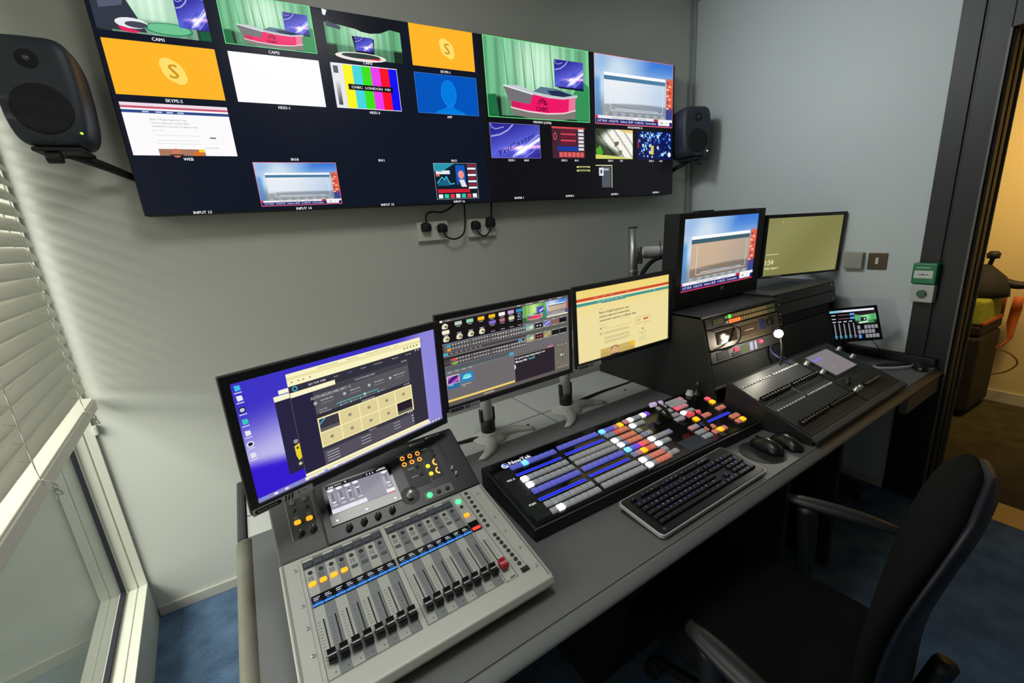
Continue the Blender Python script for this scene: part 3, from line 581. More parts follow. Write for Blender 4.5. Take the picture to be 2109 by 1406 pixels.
def desk1(a):
    def fn(X, Y):
        c = mixc((62,52,196), (190,184,236), np.clip(sst(.15, .62, Y+.35*X-.05), 0, 1)); c = mixc(c, (52,26,206), sst(.60, .72, Y-.12*np.sin(3.2*X))*sst(.5, .2, X))
        return mixc(c, (142,134,216), sst(.75, .95, X))
    a.grid(50, 30, fn)
    for k, (y, c) in enumerate(((.045,(60,190,230)), (.125,(236,238,246)), (.218,(40,44,70)), (.313,(60,200,190)), (.408,(232,232,240)), (.50,(240,240,250)), (.595,(226,226,236)))):
        if k in (2, 5): a.ell(.022, y, .014, .024, (230,232,240) if k == 5 else (36,38,60), 1); a.ell(.022, y, .009, .015, (30,34,60) if k == 5 else (200,204,220), 2)
        else: a.poly([(.012,y-.022),(.032,y-.018),(.034,y+.018),(.014,y+.022)], c, 1)
        a.rect(.008, y+.032, .036, y+.040, (214,212,240), 1)
    a.rect(.142, .197, .21, .24, (248,244,206), 1); a.rect(.142, .24, .30, .88, (40,36,66), 1); a.rect(.165, .155, .21, .19, (246,244,220), 1)
    a.rect(.206, .045, .904, .96, (250,244,196), 2)
    a.rect(.206, .075, .904, .10, (236,226,170), 3)
    for x in (.22, .25, .27, .30): a.rect(x, .115, x+.008, .125, (130,126,100), 3)
    for x, w in ((.34,.10), (.48,.06), (.58,.14), (.74,.03)): a.rect(x, .062, x+w, .068, (190,182,140), 4)
    for x in (.80,.82,.84,.86,.88): a.ell(x, .115, .005, .008, (120,110,90), 4)
    a.rect(.206, .15, .904, .935, (50,48,60), 3); a.rect(.208, .246, .298, .935, (40,36,62), 4); a.rect(.208, .205, .41, .246, (252,246,206), 5)
    a.text('SRT FOR WEB', .33, .18, 0.0163, (236,236,240), 4); a.p.ring(a.X(.232), a.Y(.178), .0035, .0055, (70,180,220), a.l+4)
    for x, t in ((.42, 'Router'), (.49, 'Device'), (.56, 'Network'), (.64, 'Streaming Input'), (.74, 'Management'), (.82, 'Accounting')): a.text(t, x, .178, 0.0096, (216,216,222) if t != 'Device' else (110,150,240), 4)
    for x in (.868, .885): a.ell(x, .165, .004, .007, (220,220,226), 4)
    a.rect(.302, .239, .81, .455, (88,86,92), 4); a.text('Current Encoding Output', .56, .262, 0.0133, (226,226,230), 6); a.rect(.302, .24, .81, .285, (66,64,72), 5)
    a.text('ELITE-AEG30144B (SRT, 1)', .385, .305, .022, (206,206,212), 6)
    for x, t in ((.36, '1920x1080i 50Hz'), (.50, '48.0kHz/ 2CH'), (.63, '185.185.252.91'), (.75, '1080/59.94 i @ 15M')): a.text(t, x, .345, 0.0111, (236,236,240), 6); a.rect(x-.03, .372, x+.03, .376, (150,150,156), 6); a.ell(x-.055, .355, .008, .014, (180,182,190), 6)
    a.line([(.40,.42),(.62,.42)], .006, (90,200,200), 6); a.ell(.545, .42, .006, .011, (200,230,230), 7)
    a.text('Audio Gain', .335, .425, 0.0104, (220,220,226), 6); a.text('SRT Connection', .345, .45, 0.0104, (230,230,236), 6)
    for x in (.42, .47, .52, .62): a.ell(x, .445, .005, .009, (110,190,200), 6); a.rect(x+.01, .441, x+.035, .447, (160,160,166), 6)
    a.rect(.302, .465, .81, .49, (50,48,58), 5); a.text('Streaming Preset', .56, .478, 0.0133, (230,230,234), 6)
    a.rect(.300, .492, .815, .765, (250,240,182), 5)
    for i in range(5):
        for j in range(2):
            x0, y0 = .304+.102*i, .502+.132*j; a.rect(x0, y0, x0+.097, y0+.123, (222,208,152), 6)
            if (i, j) in ((0, 0), (4, 1)): a.rect(x0+.002, y0+.003, x0+.095, y0+.09, (62,56,70) if i == 0 else (38,30,44), 7); a.rect(x0+.002, y0+.09, x0+.095, y0+.12, (96,96,96), 7)
            else: a.ell(x0+.048, y0+.06, .009, .015, (150,140,112), 7)
    a.line([(.306,.55),(.335,.505)], .012, (70,170,200), 8)
    a.rect(.302, .775, .81, .926, (84,80,92), 4); a.rect(.302, .770, .81, .80, (58,54,66), 5); a.text('Event List', .56, .785, 0.0133, (226,226,230), 6)
    for i in range(4): a.rect(.315, .825+.026*i, .375, .830+.026*i, (206,204,214), 6)
    for i in range(3): a.rect(.49, .825+.03*i, .545, .830+.03*i, (196,194,206), 6); a.rect(.68, .82+.03*i, .72, .825+.03*i, (196,194,206), 6); a.ell(.80, .82+.03*i, .004, .007, (220,220,226), 6)
    for y in (.232, .47, .775): 
        for x in (.775, .788, .80): a.ell(x, y, .003, .006, (220,220,226), 7)
    a.ell(.193, .615, .010, .018, (150,146,160), 2); a.poly([(.183,.655),(.205,.64),(.212,.70),(.206,.77),(.192,.79),(.184,.74)], (232,206,40), 2); a.ell(.195, .675, .006, .012, (90,80,40), 3); a.ell(.194, .82, .008, .014, (200,196,150), 2)
    a.rect(0, .962, 1, 1, (140,134,196), 3); a.rect(.2, .962, .91, .985, (244,238,190), 4)
    for k in range(9): a.rect(.02+.045*k, .972, .035+.045*k, .99, [(90,160,240),(236,238,246),(222,224,236)][k % 3], 5)
    for k in range(5): a.rect(.88+.022*k, .975, .892+.022*k, .988, (232,232,244), 5)
def desk2(a):
    a.rect(0, 0, 1, 1, (110,106,108), 0); a.rect(.0, .03, .6, .27, (26,20,22), 1); a.rect(0, 0, 1, .03, (94,90,88), 1)
    a.rect(.004, .008, .02, .028, (250,250,246), 2); a.text('LiveSet', .06, .017, .015, (220,220,224), 2)
    cols = [(.035,None),(.125,(190,206,190)),(.205,(150,210,180)),(.285,(246,190,40)),(.365,(244,188,36)),(.44,(246,240,240)),(.51,(200,160,210)),(.575,(50,140,190))]
    for k, (x, c) in enumerate(cols):
        if c is None: blob(a, x, .075, .02)
        else: a.rect(x-.024, .048, x+.024, .088, c, 2)
        a.rect(x-.014, .100, x+.014, .105, (230,230,226), 2); a.rect(x-.016, .172, x+.016, .177, (226,226,222), 2); a.rect(x-.016, .243, x+.016, .248, (220,220,216), 2)
    a.rect(.012, .120, .06, .162, (244,242,214), 2); a.rect(.34, .120, .39, .160, (130,110,210), 2); a.rect(.42, .12, .46, .158, (190,110,120), 2); a.rect(.49, .118, .534, .160, (220,214,170), 3); clip4(a.sub(.556, .118, .60, .158, 1))
    for x in (.036, .125, .205, .285): blob(a, x, .215, .021)
    studio(a.sub(.604, .032, .796, .232, 1), .35, (.6,.2,.9,.55), warm=True, txt=False); prog(a.sub(.80, .032, .99, .225, 1), .3, warm=1, tick=False)
    a.rect(.80, .215, .99, .232, (236,226,190), 9)
    for i, (x, w) in enumerate(((.56,.03), (.63,.06), (.74,.05), (.83,.02), (.9,.04))): a.rect(x, .01, x+w, .018, (210,210,206), 2)
    a.rect(0, .268, 1, .272, (120,150,180), 2)
    def row(y, x1, h=.020, c0=(206,206,204)):
        k = 0; x = .045
        while x < x1: a.rect(x, y, x+.015, y+h*.42, c0 if k % 7 else (170,120,110), 3); a.rect(x+.003, y+h*.5, x+.011, y+h*.9, (150,146,144) if x < .38 else (226,222,216), 3); x += .0205; k += 1
    for y, c in ((.285,(60,170,190)), (.330,(236,160,60))): a.rect(0, y-.004, .615, y+.030, (66,62,62), 2); a.rect(.012, y, .03, y+.026, (110,106,106), 3); a.rect(.032, y-.002, .058, y+.028, c, 4); row(y+.003, .60)
    a.rect(0, .372, .62, .405, (72,70,70), 2); a.rect(.0, .376, .036, .402, (70,180,200), 3)
    for k in range(7): a.rect(.05+.034*k, .386, .068+.034*k, .391, (200,200,200), 3)
    for y, c in ((.45,(220,84,60)), (.492,(120,190,50))): a.rect(0, y-.003, .615, y+.032, (64,60,62), 2); a.rect(.06, y, .088, y+.03, c, 4); row(y+.004, .60)
    a.rect(0, .424, .6, .446, (40,36,38), 2); a.rect(.555, .424, .588, .448, (80,160,200), 3)
    for r_, y in ((0, .262), (1, .40)):
        for k, x in enumerate((.622, .70, .772, .845, .915)):
            a.rect(x, y, x+.066, y+.012, (140,138,132), 2); a.rect(x+.005, y+.003, x+.03, y+.008, (206,206,200), 3); a.rect(x, y+.075, x+.066, y+.088, (132,130,124), 2); a.rect(x+.008, y+.079, x+.05, y+.083, (200,200,196), 3)
            c = [(150,190,170),(30,26,28),(120,110,190),(140,96,84),(24,20,22)][k] if r_ == 0 else [(180,170,120),(60,30,34),(150,146,90),(26,22,24),(26,22,24)][k]
            a.rect(x, y+.014, x+.066, y+.073, c, 2)
            if k == 0: a.rect(x, y+.014, x+.04, y+.028, (70,160,180), 3); a.ell(x+.045, y+.045, .016, .018, (216,220,180), 3)
            if k == 1: a.ell(x+.02, y+.045, .008, .010, (206,206,200) if r_ == 0 else (200,90,80), 3); a.ell(x+.045, y+.045, .008, .010, (206,206,200) if r_ == 0 else (200,90,80), 3)
            if k == 2: a.line([(x,y+.07),(x+.06,y+.02)], .012, (200,190,230) if r_ == 0 else (210,200,120), 3)
    a.rect(.62, .352, 1, .395, (92,92,86), 2); a.rect(0, .535, .51, .60, (86,92,98), 2)
    for x in (.02, .07, .12, .165): a.rect(x, .60, x+.026, .606, (206,210,214), 3)
    a.rect(.475, .556, .512, .60, (90,160,200), 4); a.rect(0, .59, .5, .596, (140,144,146), 3)
    a.rect(.010, .645, .094, .765, (250,246,250), 2)
    a.sub(.014, .652, .090, .738, 3).grid(14, 10, lambda X, Y: mixc((70,20,110), (220,130,230), np.clip(np.sin(5*X+6*Y)*.5+.3, 0, 1)))
    a.rect(.010, .742, .094, .80, (40,110,160), 3); a.rect(.016, .750, .05, .757, (220,226,240), 5)
    a.rect(.104, .650, .196, .765, (46,130,190), 2); a.ell(.15, .70, .03, .03, (110,220,220), 3); a.rect(.115, .71, .18, .72, (190,230,240), 4)
    a.rect(.10, .785, .175, .791, (210,210,212), 3); a.rect(.115, .805, .13, .812, (206,206,206), 3)
    a.rect(0, .925, .51, .95, (244,206,112), 2); a.rect(0, .95, 1, 1, (96,90,86), 2)
    for k in range(7): a.rect(.26+.012*k, .968, .266+.012*k, .982, (226,220,210), 3)
    a.rect(.515, .63, .862, .955, (44,36,44), 3); a.rect(.87, .62, 1, .955, (112,108,96), 2); a.rect(.515, .60, 1, .63, (104,102,98), 2); a.rect(.80, .604, .85, .626, (206,120,150), 4)
    a.text('are great songs happening in our', .52, .652, .024, (236,236,232), 5, 'l', bold=.04); a.text('library this', .522, .695, .028, (240,240,236), 5, 'l', bold=.05); a.text('week!', .632, .695, .028, (90,190,200), 5, 'l', bold=.05)
    a.poly([(.512,.72),(.522,.74),(.522,.77),(.512,.79)], (240,240,236), 6)
    a.line([(.935,.66),(.935,.88)], .004, (40,38,36), 3); a.ell(.925, .77, .008, .014, (222,222,216), 4); a.ell(.943, .768, .006, .010, (190,190,184), 4)
    for k in range(5): a.ell(.90+.02*k, .935, .004, .006, (206,204,196), 3)
    for k in range(3): a.rect(.89+.035*k, .625, .905+.035*k, .631, (210,210,200), 3)
def desk3(a):
    a.grid(8, 8, lambda X, Y: mixc((240,214,120), (238,222,160), sst(0, .4, Y))); a.rect(0, .112, 1, .150, (206,74,50), 1); a.rect(0, .175, 1, .215, (74,150,140), 1); a.rect(0, .158, 1, .172, (244,234,196), 1)
    for x in (.17, .25, .33, .50): a.rect(x, .125, x+.05, .133, (236,150,120), 2)
    for x in (.21, .255, .30, .345, .39, .44): a.rect(x, .19, x+.03, .198, (190,226,216), 2)
    a.rect(.25, .215, .50, .224, (60,120,150), 2); a.ell(.83, .19, .006, .010, (200,230,220), 2)
    a.text('Markets', .225, .30, .014, (120,110,80), 2, 'l')
    for k, t in enumerate(('Bank of England governor says', 'cautious approach needed after', "'unwelcome surprises' in inflation data")): a.text(t, .222, .352+.056*k, .032, (84,74,60), 2, 'l', bold=.035)
    a.text('PUBLISHED FRI, AUG 4', .222, .53, .010, (150,140,104), 2, 'l'); a.text('UPDATED 2 HOURS AGO', .44, .505, .010, (150,140,104), 2, 'l')
    a.ell(.235, .575, .006, .011, (90,80,60), 2); a.rect(.25, .565, .30, .572, (170,160,120), 2); a.rect(.222, .598, .58, .601, (150,140,104), 2); a.rect(.222, .64, .25, .672, (200,186,140), 2)
    R = random.Random(3)
    for k, y in enumerate((.645,.665,.72,.74,.775,.795)): a.rect(.27, y, .52+.05*R.random(), y+.006, (160,148,110), 2)
    x0, y0, x1, y1 = .613, .545, .775, .64
    a.line([(x0,y0),(x1,y0),(x1,y1),(x0,y1),(x0,y0)], .004, (196,96,66), 2); a.rect(.70, .575, .755, .60, (196,84,66), 3); a.rect(.625, .58, .67, .586, (150,140,104), 3); a.rect(.625, .60, .66, .606, (150,140,104), 3)
    a.ell(.692, .735, .009, .016, (150,136,90), 2); a.text('Squawk Box', .692, .785, .022, (140,128,90), 2); a.text('UP', .692, .822, .020, (140,128,90), 2)
    for y in (.855, .875, .90): a.rect(.65, y, .74, y+.004, (176,164,124), 2)
    a.rect(.226, .877, .598, 1, (206,176,104), 2); a.rect(.226, .94, .598, 1, (186,150,80), 2); a.ell(.375, .955, .042, .075, (216,170,124), 4); a.ell(.375, .915, .042, .045, (100,76,56), 3); a.poly([(.32,1),(.345,.985),(.405,.985),(.43,1)], (70,60,60), 5)
    a.rect(.555, .877, .598, .945, (250,190,24), 5)
def desk4(a): prog(a, .9, warm=1); a.rect(0,0,.012,1,(30,34,40),6)
def desk5(a):
    a.grid(16, 9, lambda X, Y: mixc((126,124,72), (140,138,88), .5+.5*np.sin(5*X+3*Y))); OL = (246,240,190)
    a.rect(.03, .62, .185, .628, OL, 2); a.text('1:54', .075, .76, .085, OL, 2, bold=.02); a.text('Friday, August 4', .11, .865, .035, OL, 2, bold=.03)
    a.ell(.193, .077, .004, .007, OL, 2); a.ell(.955, .935, .004, .009, OL, 2)
monitor('desk_monitor', 'leftmost desk monitor, turned inward, purple desktop behind a dark browser window', (-.166, -1.037, 1.081), (.312, .035, 0), .48, .262, desk1, (.0175,.014,.0183,.0183), (-.2555, -.1335, -.145, .0158), group='desk monitors')
monitor('desk_monitor', 'middle desk monitor with a dark video mixing interface and small thumbnails', (.349, -.872, 1.082), (.05, .046, -.013), .48, .2723, desk2, (.0148,.012,.0175,.0166), (-.242, -.134, -.1505, .0157), group='desk monitors')
monitor('desk_monitor', 'desk monitor right of centre showing a cream news article with red and teal bars', (.865, -.855, 1.095), (.019, .005, -.011), .48, .2668, desk3, (.012,.014,.0166,.0166), (-.2475, -.134, -.1477, .0157), group='desk monitors')
m4 = monitor('broadcast_monitor', 'thick black broadcast monitor standing on the equipment rack, blue studio picture', (1.444, -.841, 1.291), (.047, .047, 0), .54, .295, desk4, (.034,.046,.022,.066), None, .07, (.42, .30, .05), hm=BLKM)
obj('handle', MB().box(-.16, -.05, .02, .05, .168, .176).mesh('handle', BLKM), m4, bev=.003)
q = Pic(); q.poly([(.233,.157),(.262,.157),(.262,.167),(.233,.167)], (70,74,76), 0); q.text('HD', .247, .162, .006, (150,152,154), 1); obj('badge', q.mesh('badge', 'printed_panel'), m4, (0, -.0022, 0))
q = Pic(); q.text('JVC', .025, -.163, .013, (226,228,232), 1, bold=.06); obj('badge', q.mesh('badge', 'printed_panel'), m4, (0, -.0022, 0), label='small white maker badge')
mb = MB()
for i in range(12):
    for j in range(3): mb.box(-.125+.0125*i, -.119+.0125*i, -.0025, 0, -.203+.0085*j, -.200+.0085*j)
obj('speaker_grille', mb.mesh('speaker_grille', mat('grille', (70,70,68), .5)), m4)
m5 = monitor('desk_monitor', 'rightmost monitor beside the wall, plain olive lock screen with the time', (2.023, -.883, 1.269), (-.213, .029, .024), .483, .271, desk5, (.015,.017,.016,.010), (-.250, -.130, -.142, .012), hm=mat('black_plastic_thin', (18,18,20), .5), group='desk monitors')
i5 = m5.matrix_basis.inverted()
obj('wall_arm', MB().tube([(2.03,-.845,1.27),(2.04,-.79,1.27),(2.18,-.66,1.27),(2.288,-.62,1.27)], .016, 10).xf(i5).mesh('wall_arm', BLKM), m5)
def mstand(u, v, h, label, rz):
    t = root('monitor_stand', label, 'monitor stand', DW(u, v, .7018), TH, group='monitor stands')
    mb = MB().lathe([(0,0),(.062,0),(.064,.006),(.050,.012),(.034,.020),(.030,.030),(0,.030)], n=28)
    for a, L in ((-.30, .16), (PI+.9, .14)):
        a += rz; d = Vector((math.cos(a), math.sin(a), 0)); s_ = Vector((-d.y, d.x, 0)); R_ = []
        for k in range(7):
            f = k/6; c = d*(.02+L*f)+s_*(.02*math.sin(f*PI)); w = .034*(1-.62*f); hh = .024*(1-.75*f)+.003
            R_.append([tuple(c-s_*w), tuple(c-s_*w*.6+Vector((0,0,hh))), tuple(c+s_*w*.6+Vector((0,0,hh))), tuple(c+s_*w)])
        mb.loft(R_)
    obj('foot', mb.mesh('foot', GRYM), t)
    obj('pole', MB().cyl((0,0,.028), (0,0,h+.06), .0215, n=24).mesh('pole', GRYM), t)
    obj('collar', MB().cyl((0,0,.030), (0,0,.078), .027, n=24).box(-.029, -.024, -.008, .008, .07, .12).box(.024, .029, -.008, .008, .07, .12).mesh('collar', BLK), t)
    obj('head', MB().cyl((0,0,h-.05), (0,0,h), .029, n=24).box(-.03, .03, -.122, -.015, h+.035, h+.085).mesh('head', GRYM), t, bev=.002)
    return t
mstand(.282, -.715, .24, 'grey monitor stand with black collar beneath the middle desk monitor', .0)
mstand(.655, -.715, .26, 'grey monitor stand with black collar below the gap between two desk monitors', .0)
mstand(-.13, -.70, .24, 'grey monitor stand hidden behind the leftmost desk monitor', .3)
c1_ = root('display_cable', 'black cable lying along the gap in the white tiles right of the second stand', 'cable', DW(.70, -.69, .7016), TH)
obj('cable', MB().tube([(0,-.02,.008),(.05,.0,.0065),(.14,.010,.007),(.22,.016,.006),(.30,.0175,.004),(.385,.018,.004)], .006, 8, rs=(.0075,.0030)).mesh('cable', RUB), c1_)
c2_ = root('display_cable', 'black cable crossing the white tiles left of the first stand towards the mixer', 'cable', DW(.20, -.69, .7016), TH)
obj('cable', MB().tube([(.05,-.03,.010),(.03,-.01,.008),(-.02,.0,.007),(-.09,.016,.005),(-.18,.018,.004)], .006, 8, rs=(.009,.0030)).mesh('cable', RUB), c2_)
# pole and arm behind the rack
ar = root('articulated_arm', 'aluminium pole on the rack with a pale arm reaching behind the broadcast monitor', 'arm', (1.256, -.5, .7018))
mb = MB().cyl((0,0,.369), (0,0,.712), .0215, n=24); obj('pole', mb.mesh('pole', ALU), ar)
obj('pole_cap', MB().cyl((0,0,.712), (0,0,.717), .022, n=24).mesh('pole_cap', BLKM), ar)
obj('base', MB().cyl((0,0,.3693), (0,0,.380), .05, n=24).mesh('base', BLKM), ar)
obj('clamp', MB().cyl((.0,0,.50), (0,0,.515), .026, n=20).cyl((.042,0,.54), (.042,0,.62), .016, n=16).box(.0, .05, -.012, .012, .56, .60).mesh('clamp', ALU), ar, bev=.002)
mb = MB(); R_ = []
for k, x in enumerate((.045, .055, .09, .15, .22, .30)):
    z = .597-.004*k; hh = (.018, .026, .030, .030, .028, .026)[k]; R_.append([(x, .022*math.cos(t)-.1*max(0, x-.1), z+hh*math.sin(t)) for t in [2*PI*i/12 for i in range(12)]])
obj('arm', mb.loft(R_).mesh('arm', mat('arm_white', (236,238,236), .4)), ar)
obj('arm_cable', MB().tube([(.035,.0,.44),(.05,-.02,.50),(.11,-.02,.545),(.18,-.03,.562),(.30,-.04,.565)], .011, 10).tube([(.145,-.035,.563),(.147,-.04,.60),(.149,-.03,.632),(.19,0,.64)], .002, 6).mesh('arm_cable', RUB), ar)
for c in ar.children: c.location.z -= .369
ar.location.z += .369
# ------------------------------------------------------------ silver digital mixer
SILV = mat('silver_paint', (192,194,186), .45, .15, bump=.06, bscale=800)
DGRY = mat('dark_grey_paint', (84,85,84), .5, bump=.06, bscale=800)
NBLK = mat('navy_black', (20,22,28), .35)
def glow(name, c, e=1.): return mat(name, c, .4, emit=c, es=e)
L_OR = glow('lit_orange', (255,168,30)); L_GR = glow('lit_green', (90,240,160)); L_RED = glow('lit_red', (240,60,50)); L_WH = glow('lit_white', (255,255,255), 1.2)
L_CY = glow('lit_cyan', (130,215,255), 1.0); L_AM = glow('lit_amber', (255,186,30), 1.1); L_BLB = glow('lit_blue_bar', (40,60,240)); L_YL = glow('lit_yellow', (255,226,40))
BTN = mat('button_grey', (92,95,100), .5); BTND = mat('button_dark', (38,40,44), .5); BTNS = mat('button_slate', (74,78,88), .5)
U0, V0 = -.438, -1.41
tf = root('mixing_console', 'silver sound mixer with black faders at the left end of the desk', 'mixing console', DW(U0, V0, .7003), TH)
FA = math.atan2(.060, .310); UA = math.atan2(.097, .161)
PF = Plane(U0, .001, .040, FA); PU = Plane(U0, .311, .100, UA); Wd = .485
def side(pts, x0, x1): return MB().prism(pts, 'x', x0, x1)
obj('chassis', side([(.012,.004),(.47,.004),(.492,.15),(.480,.185),(.47,.187),(.31,.09),(.02,.030)], .006, Wd-.006).mesh('chassis', BLKM), tf, bev=.003)
obj('fader_panel', side([(-.004,.016),(-.010,.026),(-.004,.0385),(.001,.040),(.311,.100),(.314,.094),(.05,.022)], 0, Wd).mesh('fader_panel', SILV), tf, bev=.003, seg=3)
obj('side_cheek', side([(.03,.014),(.311,.06),(.311,.100),(.001,.040)], -.001, .010).mesh('side_cheek', SILV), tf, bev=.002)
obj('side_cheek', side([(.03,.014),(.311,.06),(.311,.100),(.001,.040)], Wd-.010, Wd+.001).mesh('side_cheek', SILV), tf, bev=.002)
obj('top_panel', side([(.311,.100),(.472,.197),(.486,.198),(.494,.185),(.47,.17),(.312,.06)], .097, Wd).mesh('top_panel', NBLK), tf, bev=.004, seg=3)
obj('side_panel', side([(.311,.100),(.472,.197),(.486,.198),(.494,.185),(.47,.17),(.312,.06)], 0, .100).mesh('side_panel', DGRY), tf, bev=.004, seg=3, label='dark grey upper left corner')
p = Pic(True); 
ch = [-.386+.0208*i for i in range(8)]+[-.208+.0210*i for i in range(8)]
def outl(x0, y0, x1, y1, l=3): p.frame(x0, y0, x1, y1, .0007, (50,52,54), l)
for i, x in enumerate(ch): p.rect(x-.0104, .037, x+.0104, .304, (184,186,180) if i % 2 == 0 else (132,136,138), 0); p.rect(x-.0102, .268 if False else .278, x+.0102, .2985, (62,64,70), 1); p.rect(x-.0102, .2985, x+.0102, .304, (196,198,192) if i % 2 == 0 else (120,124,126), 1)
for i, x in enumerate(ch):
    p.rect(x-.0010+.004, .060, x+.0012+.004, .151, (14,14,16), 3)
    for k in range(14): p.rect(x-.007, .064+.0064*k, x-.0012, .0646+.0064*k, (96,98,100), 2); p.rect(x+.0085, .064+.0064*k, x+.0100, .0646+.0064*k, (96,98,100), 2)
    for k in range(3): p.rect(x-.005, .247+.004*k, x-.003, .249+.004*k, (30,32,34), 2); p.rect(x-.001, .247+.004*k, x+.004, .2485+.004*k, (92,94,96), 2)
    p.ell(x+.004, .045, .0011, .0011, (60,62,66), 2)
outl(-.3966, .0355, -.2296, .306); outl(-.2186, .0355, -.0505, .306); outl(-.046, .0335, -.0175, .311)
p.rect(-.0365+.0, .060, -.0345+.0, .152, (14,14,16), 3)
for k in range(14): p.rect(-.044, .064+.0064*k, -.039, .0646+.0064*k, (96,98,100), 2); p.rect(-.031, .064+.0064*k, -.026, .0646+.0064*k, (96,98,100), 2)
p.line([(-.404,.018),(-.404,.30)], .0006, (140,142,138), 1); p.line([(.012,.03),(.008,.30)], .0006, (140,142,138), 1); p.rect(-.034,.038,-.022,.040,(90,92,94),2)
obj('panel_print', p.mesh('panel_print', 'printed_panel'), tf, PF.at(0, 0, .0008), (FA, 0, 0))
for a_, b_ in ((-.3945, -.2265), (-.2215, -.0480)):
    obj('channel_display', MB().box(a_-U0-0, b_-U0, 0, .0255, -.002, .0022).mesh('channel_display', BLKG), tf, PF.at(U0, .182, 0), (FA, 0, 0))
    q = Pic(True); n = 8; W = (b_-a_)/n
    for i in range(n):
        q.rect(a_+W*i+.0006, .0012, a_+W*(i+1)-.0006, .0062, (70,150,245), 0); q.text(f'CH {i+1 if a_ < -.3 else i+9}', a_+W*(i+.5), .0095, .0032, (110,170,240), 0)
        for k in range(2): q.rect(a_+W*i+.004, .0138+.0042*k, a_+W*i+.013+(.003 if (i+k) % 2 else 0), .0156+.0042*k, (206,210,216), 0)
    obj('display_text', q.mesh('display_text'), tf, PF.at(0, .182, .0026), (FA, 0, 0))
obj('channel_display', MB().box(-.0455-U0, -.0215-U0, .182, .212, -.001, .0022).mesh('channel_display', BLKG), tf, PF.at(U0, 0, 0), (FA, 0, 0))
obj('display_bar', MB().box(-.0435-U0, -.0235-U0, .185, .1935, .0022, .0028).mesh('display_bar', L_RED), tf, PF.at(U0, 0, 0), (FA, 0, 0), label='lit red bar')
me_cue = MB().cbox(.0165, .0120, .0022, .0008).mesh('cue', BTNS)
def disc(r, h, m, n=14): return MB().lathe([(0,0),(r,0),(r,h*.7),(r*.85,h),(0,h)], n=n).mesh('disc', m)
me_sel = disc(.0045, .0022, BTND); me_onu = MB().cbox(.0125, .0085, .002, .001).mesh('on', BTN)
hexp = [(-.007,-.003),(-.004,-.0052),(.004,-.0052),(.007,-.003),(.007,.003),(.004,.0052),(-.004,.0052),(-.007,.003)]
me_on = MB().prism(hexp, 'z', 0, .0026).mesh('on_lit', L_OR)
mb = MB(); prof = [(-.0115,0),(-.0115,.0085),(-.0095,.0125),(-.003,.0085),(0,.0078),(.003,.0085),(.0095,.0125),(.0115,.0085),(.0115,0)]
mb.prism([(y, z) for y, z in prof], 'x', -.0072, .0072); mb.box(-.0015, .0015, -.003, .003, -.006, 0); mb.k = 1; mb.box(-.0068, .0068, -.0007, .0007, .0078, .0088)
me_fad = mb.mesh('fader_cap', [mat('fader_black', (17,17,18), .35), L_WH if False else mat('fader_line', (235,235,235), .5)])
me_fadr = me_fad.copy(); me_fadr.materials[0] = mat('fader_red', (196,36,54), .4)
for i, x in enumerate(ch):
    PF.put('channel_button', me_cue, tf, x, .2885, .0006); PF.put('select_button', me_sel, tf, x, .266, .0006)
    PF.put('on_button', me_on if i < 4 else me_onu, tf, x, .236, .0006, label='lit orange button' if i < 4 else None)
    PF.put('fader_cap', me_fad, tf, x+.0045, .070, .004)
PF.put('fader_cap', me_fadr, tf, -.0285-.004, .070, .004, label='red master fader cap')
PF.put('channel_button', disc(.0078, .003, L_GR), tf, -.033, .286, .0006, label='lit green button'); PF.put('select_button', me_sel, tf, -.034, .267, .0006); PF.put('on_button', me_on, tf, -.035, .236, .0006, label='lit orange button')
for k in range(8): PF.put('bank_button', me_sel, tf, -.0035-.0005*k, .302-.017*k, .0006)
for k in range(8): PF.put('bank_button', me_sel, tf, -.006+.001*k, .151-.0133*k, .0006)
PF.put('home_button', MB().cbox(.018, .011, .003, .001).mesh('home', BLKM), tf, .004, .040, .0005)
me_scr = disc(.003, .0015, CHR, 10)
for x, t in ((-.412,.286),(-.411,.197),(-.410,.147),(-.410,.092),(-.410,.03),(.022,.285),(.020,.197),(.020,.148),(.024,.091),(.030,.034)): PF.put('screw', me_scr, tf, x, t, .0005)
# upper section
obj('screen_bezel', MB().box(-.323-U0, -.154-U0, .039, .150, -.002, .0022).mesh('screen_bezel', BLKG), tf, PU.at(U0, 0, 0), (UA, 0, 0), bev=.001)
q = Pic(True); A = Area(q, -.3135, .0675, -.1625, .1445, 0)
A.rect(0, 0, 1, 1, (14,14,18), 0); A.rect(0, .14, 1, 1, (142,138,152), 1); A.rect(0, .85, .54, 1, (226,224,236), 2)
A.text('A08', .03, .09, .07, (236,236,240), 1, 'l', bold=.05); A.rect(.13, .06, .24, .08, (220,220,226), 1)
for x in (.66, .71, .76): A.ell(x, .075, .012, .028, (226,226,232), 1)
A.rect(.82, .05, .98, .08, (236,236,242), 1); A.rect(.86, .01, .97, .03, (200,200,206), 1); A.rect(.38, .03, .60, .11, (50,50,56), 1); A.ell(.31, .06, .012, .03, (230,230,236), 1)
for i in range(5):
    x = .06+.13*i if i < 4 else .93
    A.ell(x, .20, .05, .05, (240,240,246), 3); A.line([(x+.01,.30),(x+.01,.64)], .012, (24,22,28), 3); A.ell(x+.01, (.64,.60,.42,.40,.62)[i], .028, .028, (244,244,250), 4); A.ell(x+.01, .74, .045, .03, (196,194,206), 3)
    for k in range(6): A.rect(x+.035, .32+.055*k, x+.055, .345+.055*k, (176,174,186), 3)
    A.rect(x-.05, .34, x-.025, .68, (176,174,188), 3)
A.rect(.865, .85, 1, .96, (240,236,240), 3); A.rect(.865, .96, 1, 1, (236,130,140), 3); A.p.line([(A.X(.865), A.Y(.15)), (A.X(.865), A.Y(1))], .0006, (220,218,230), 4)
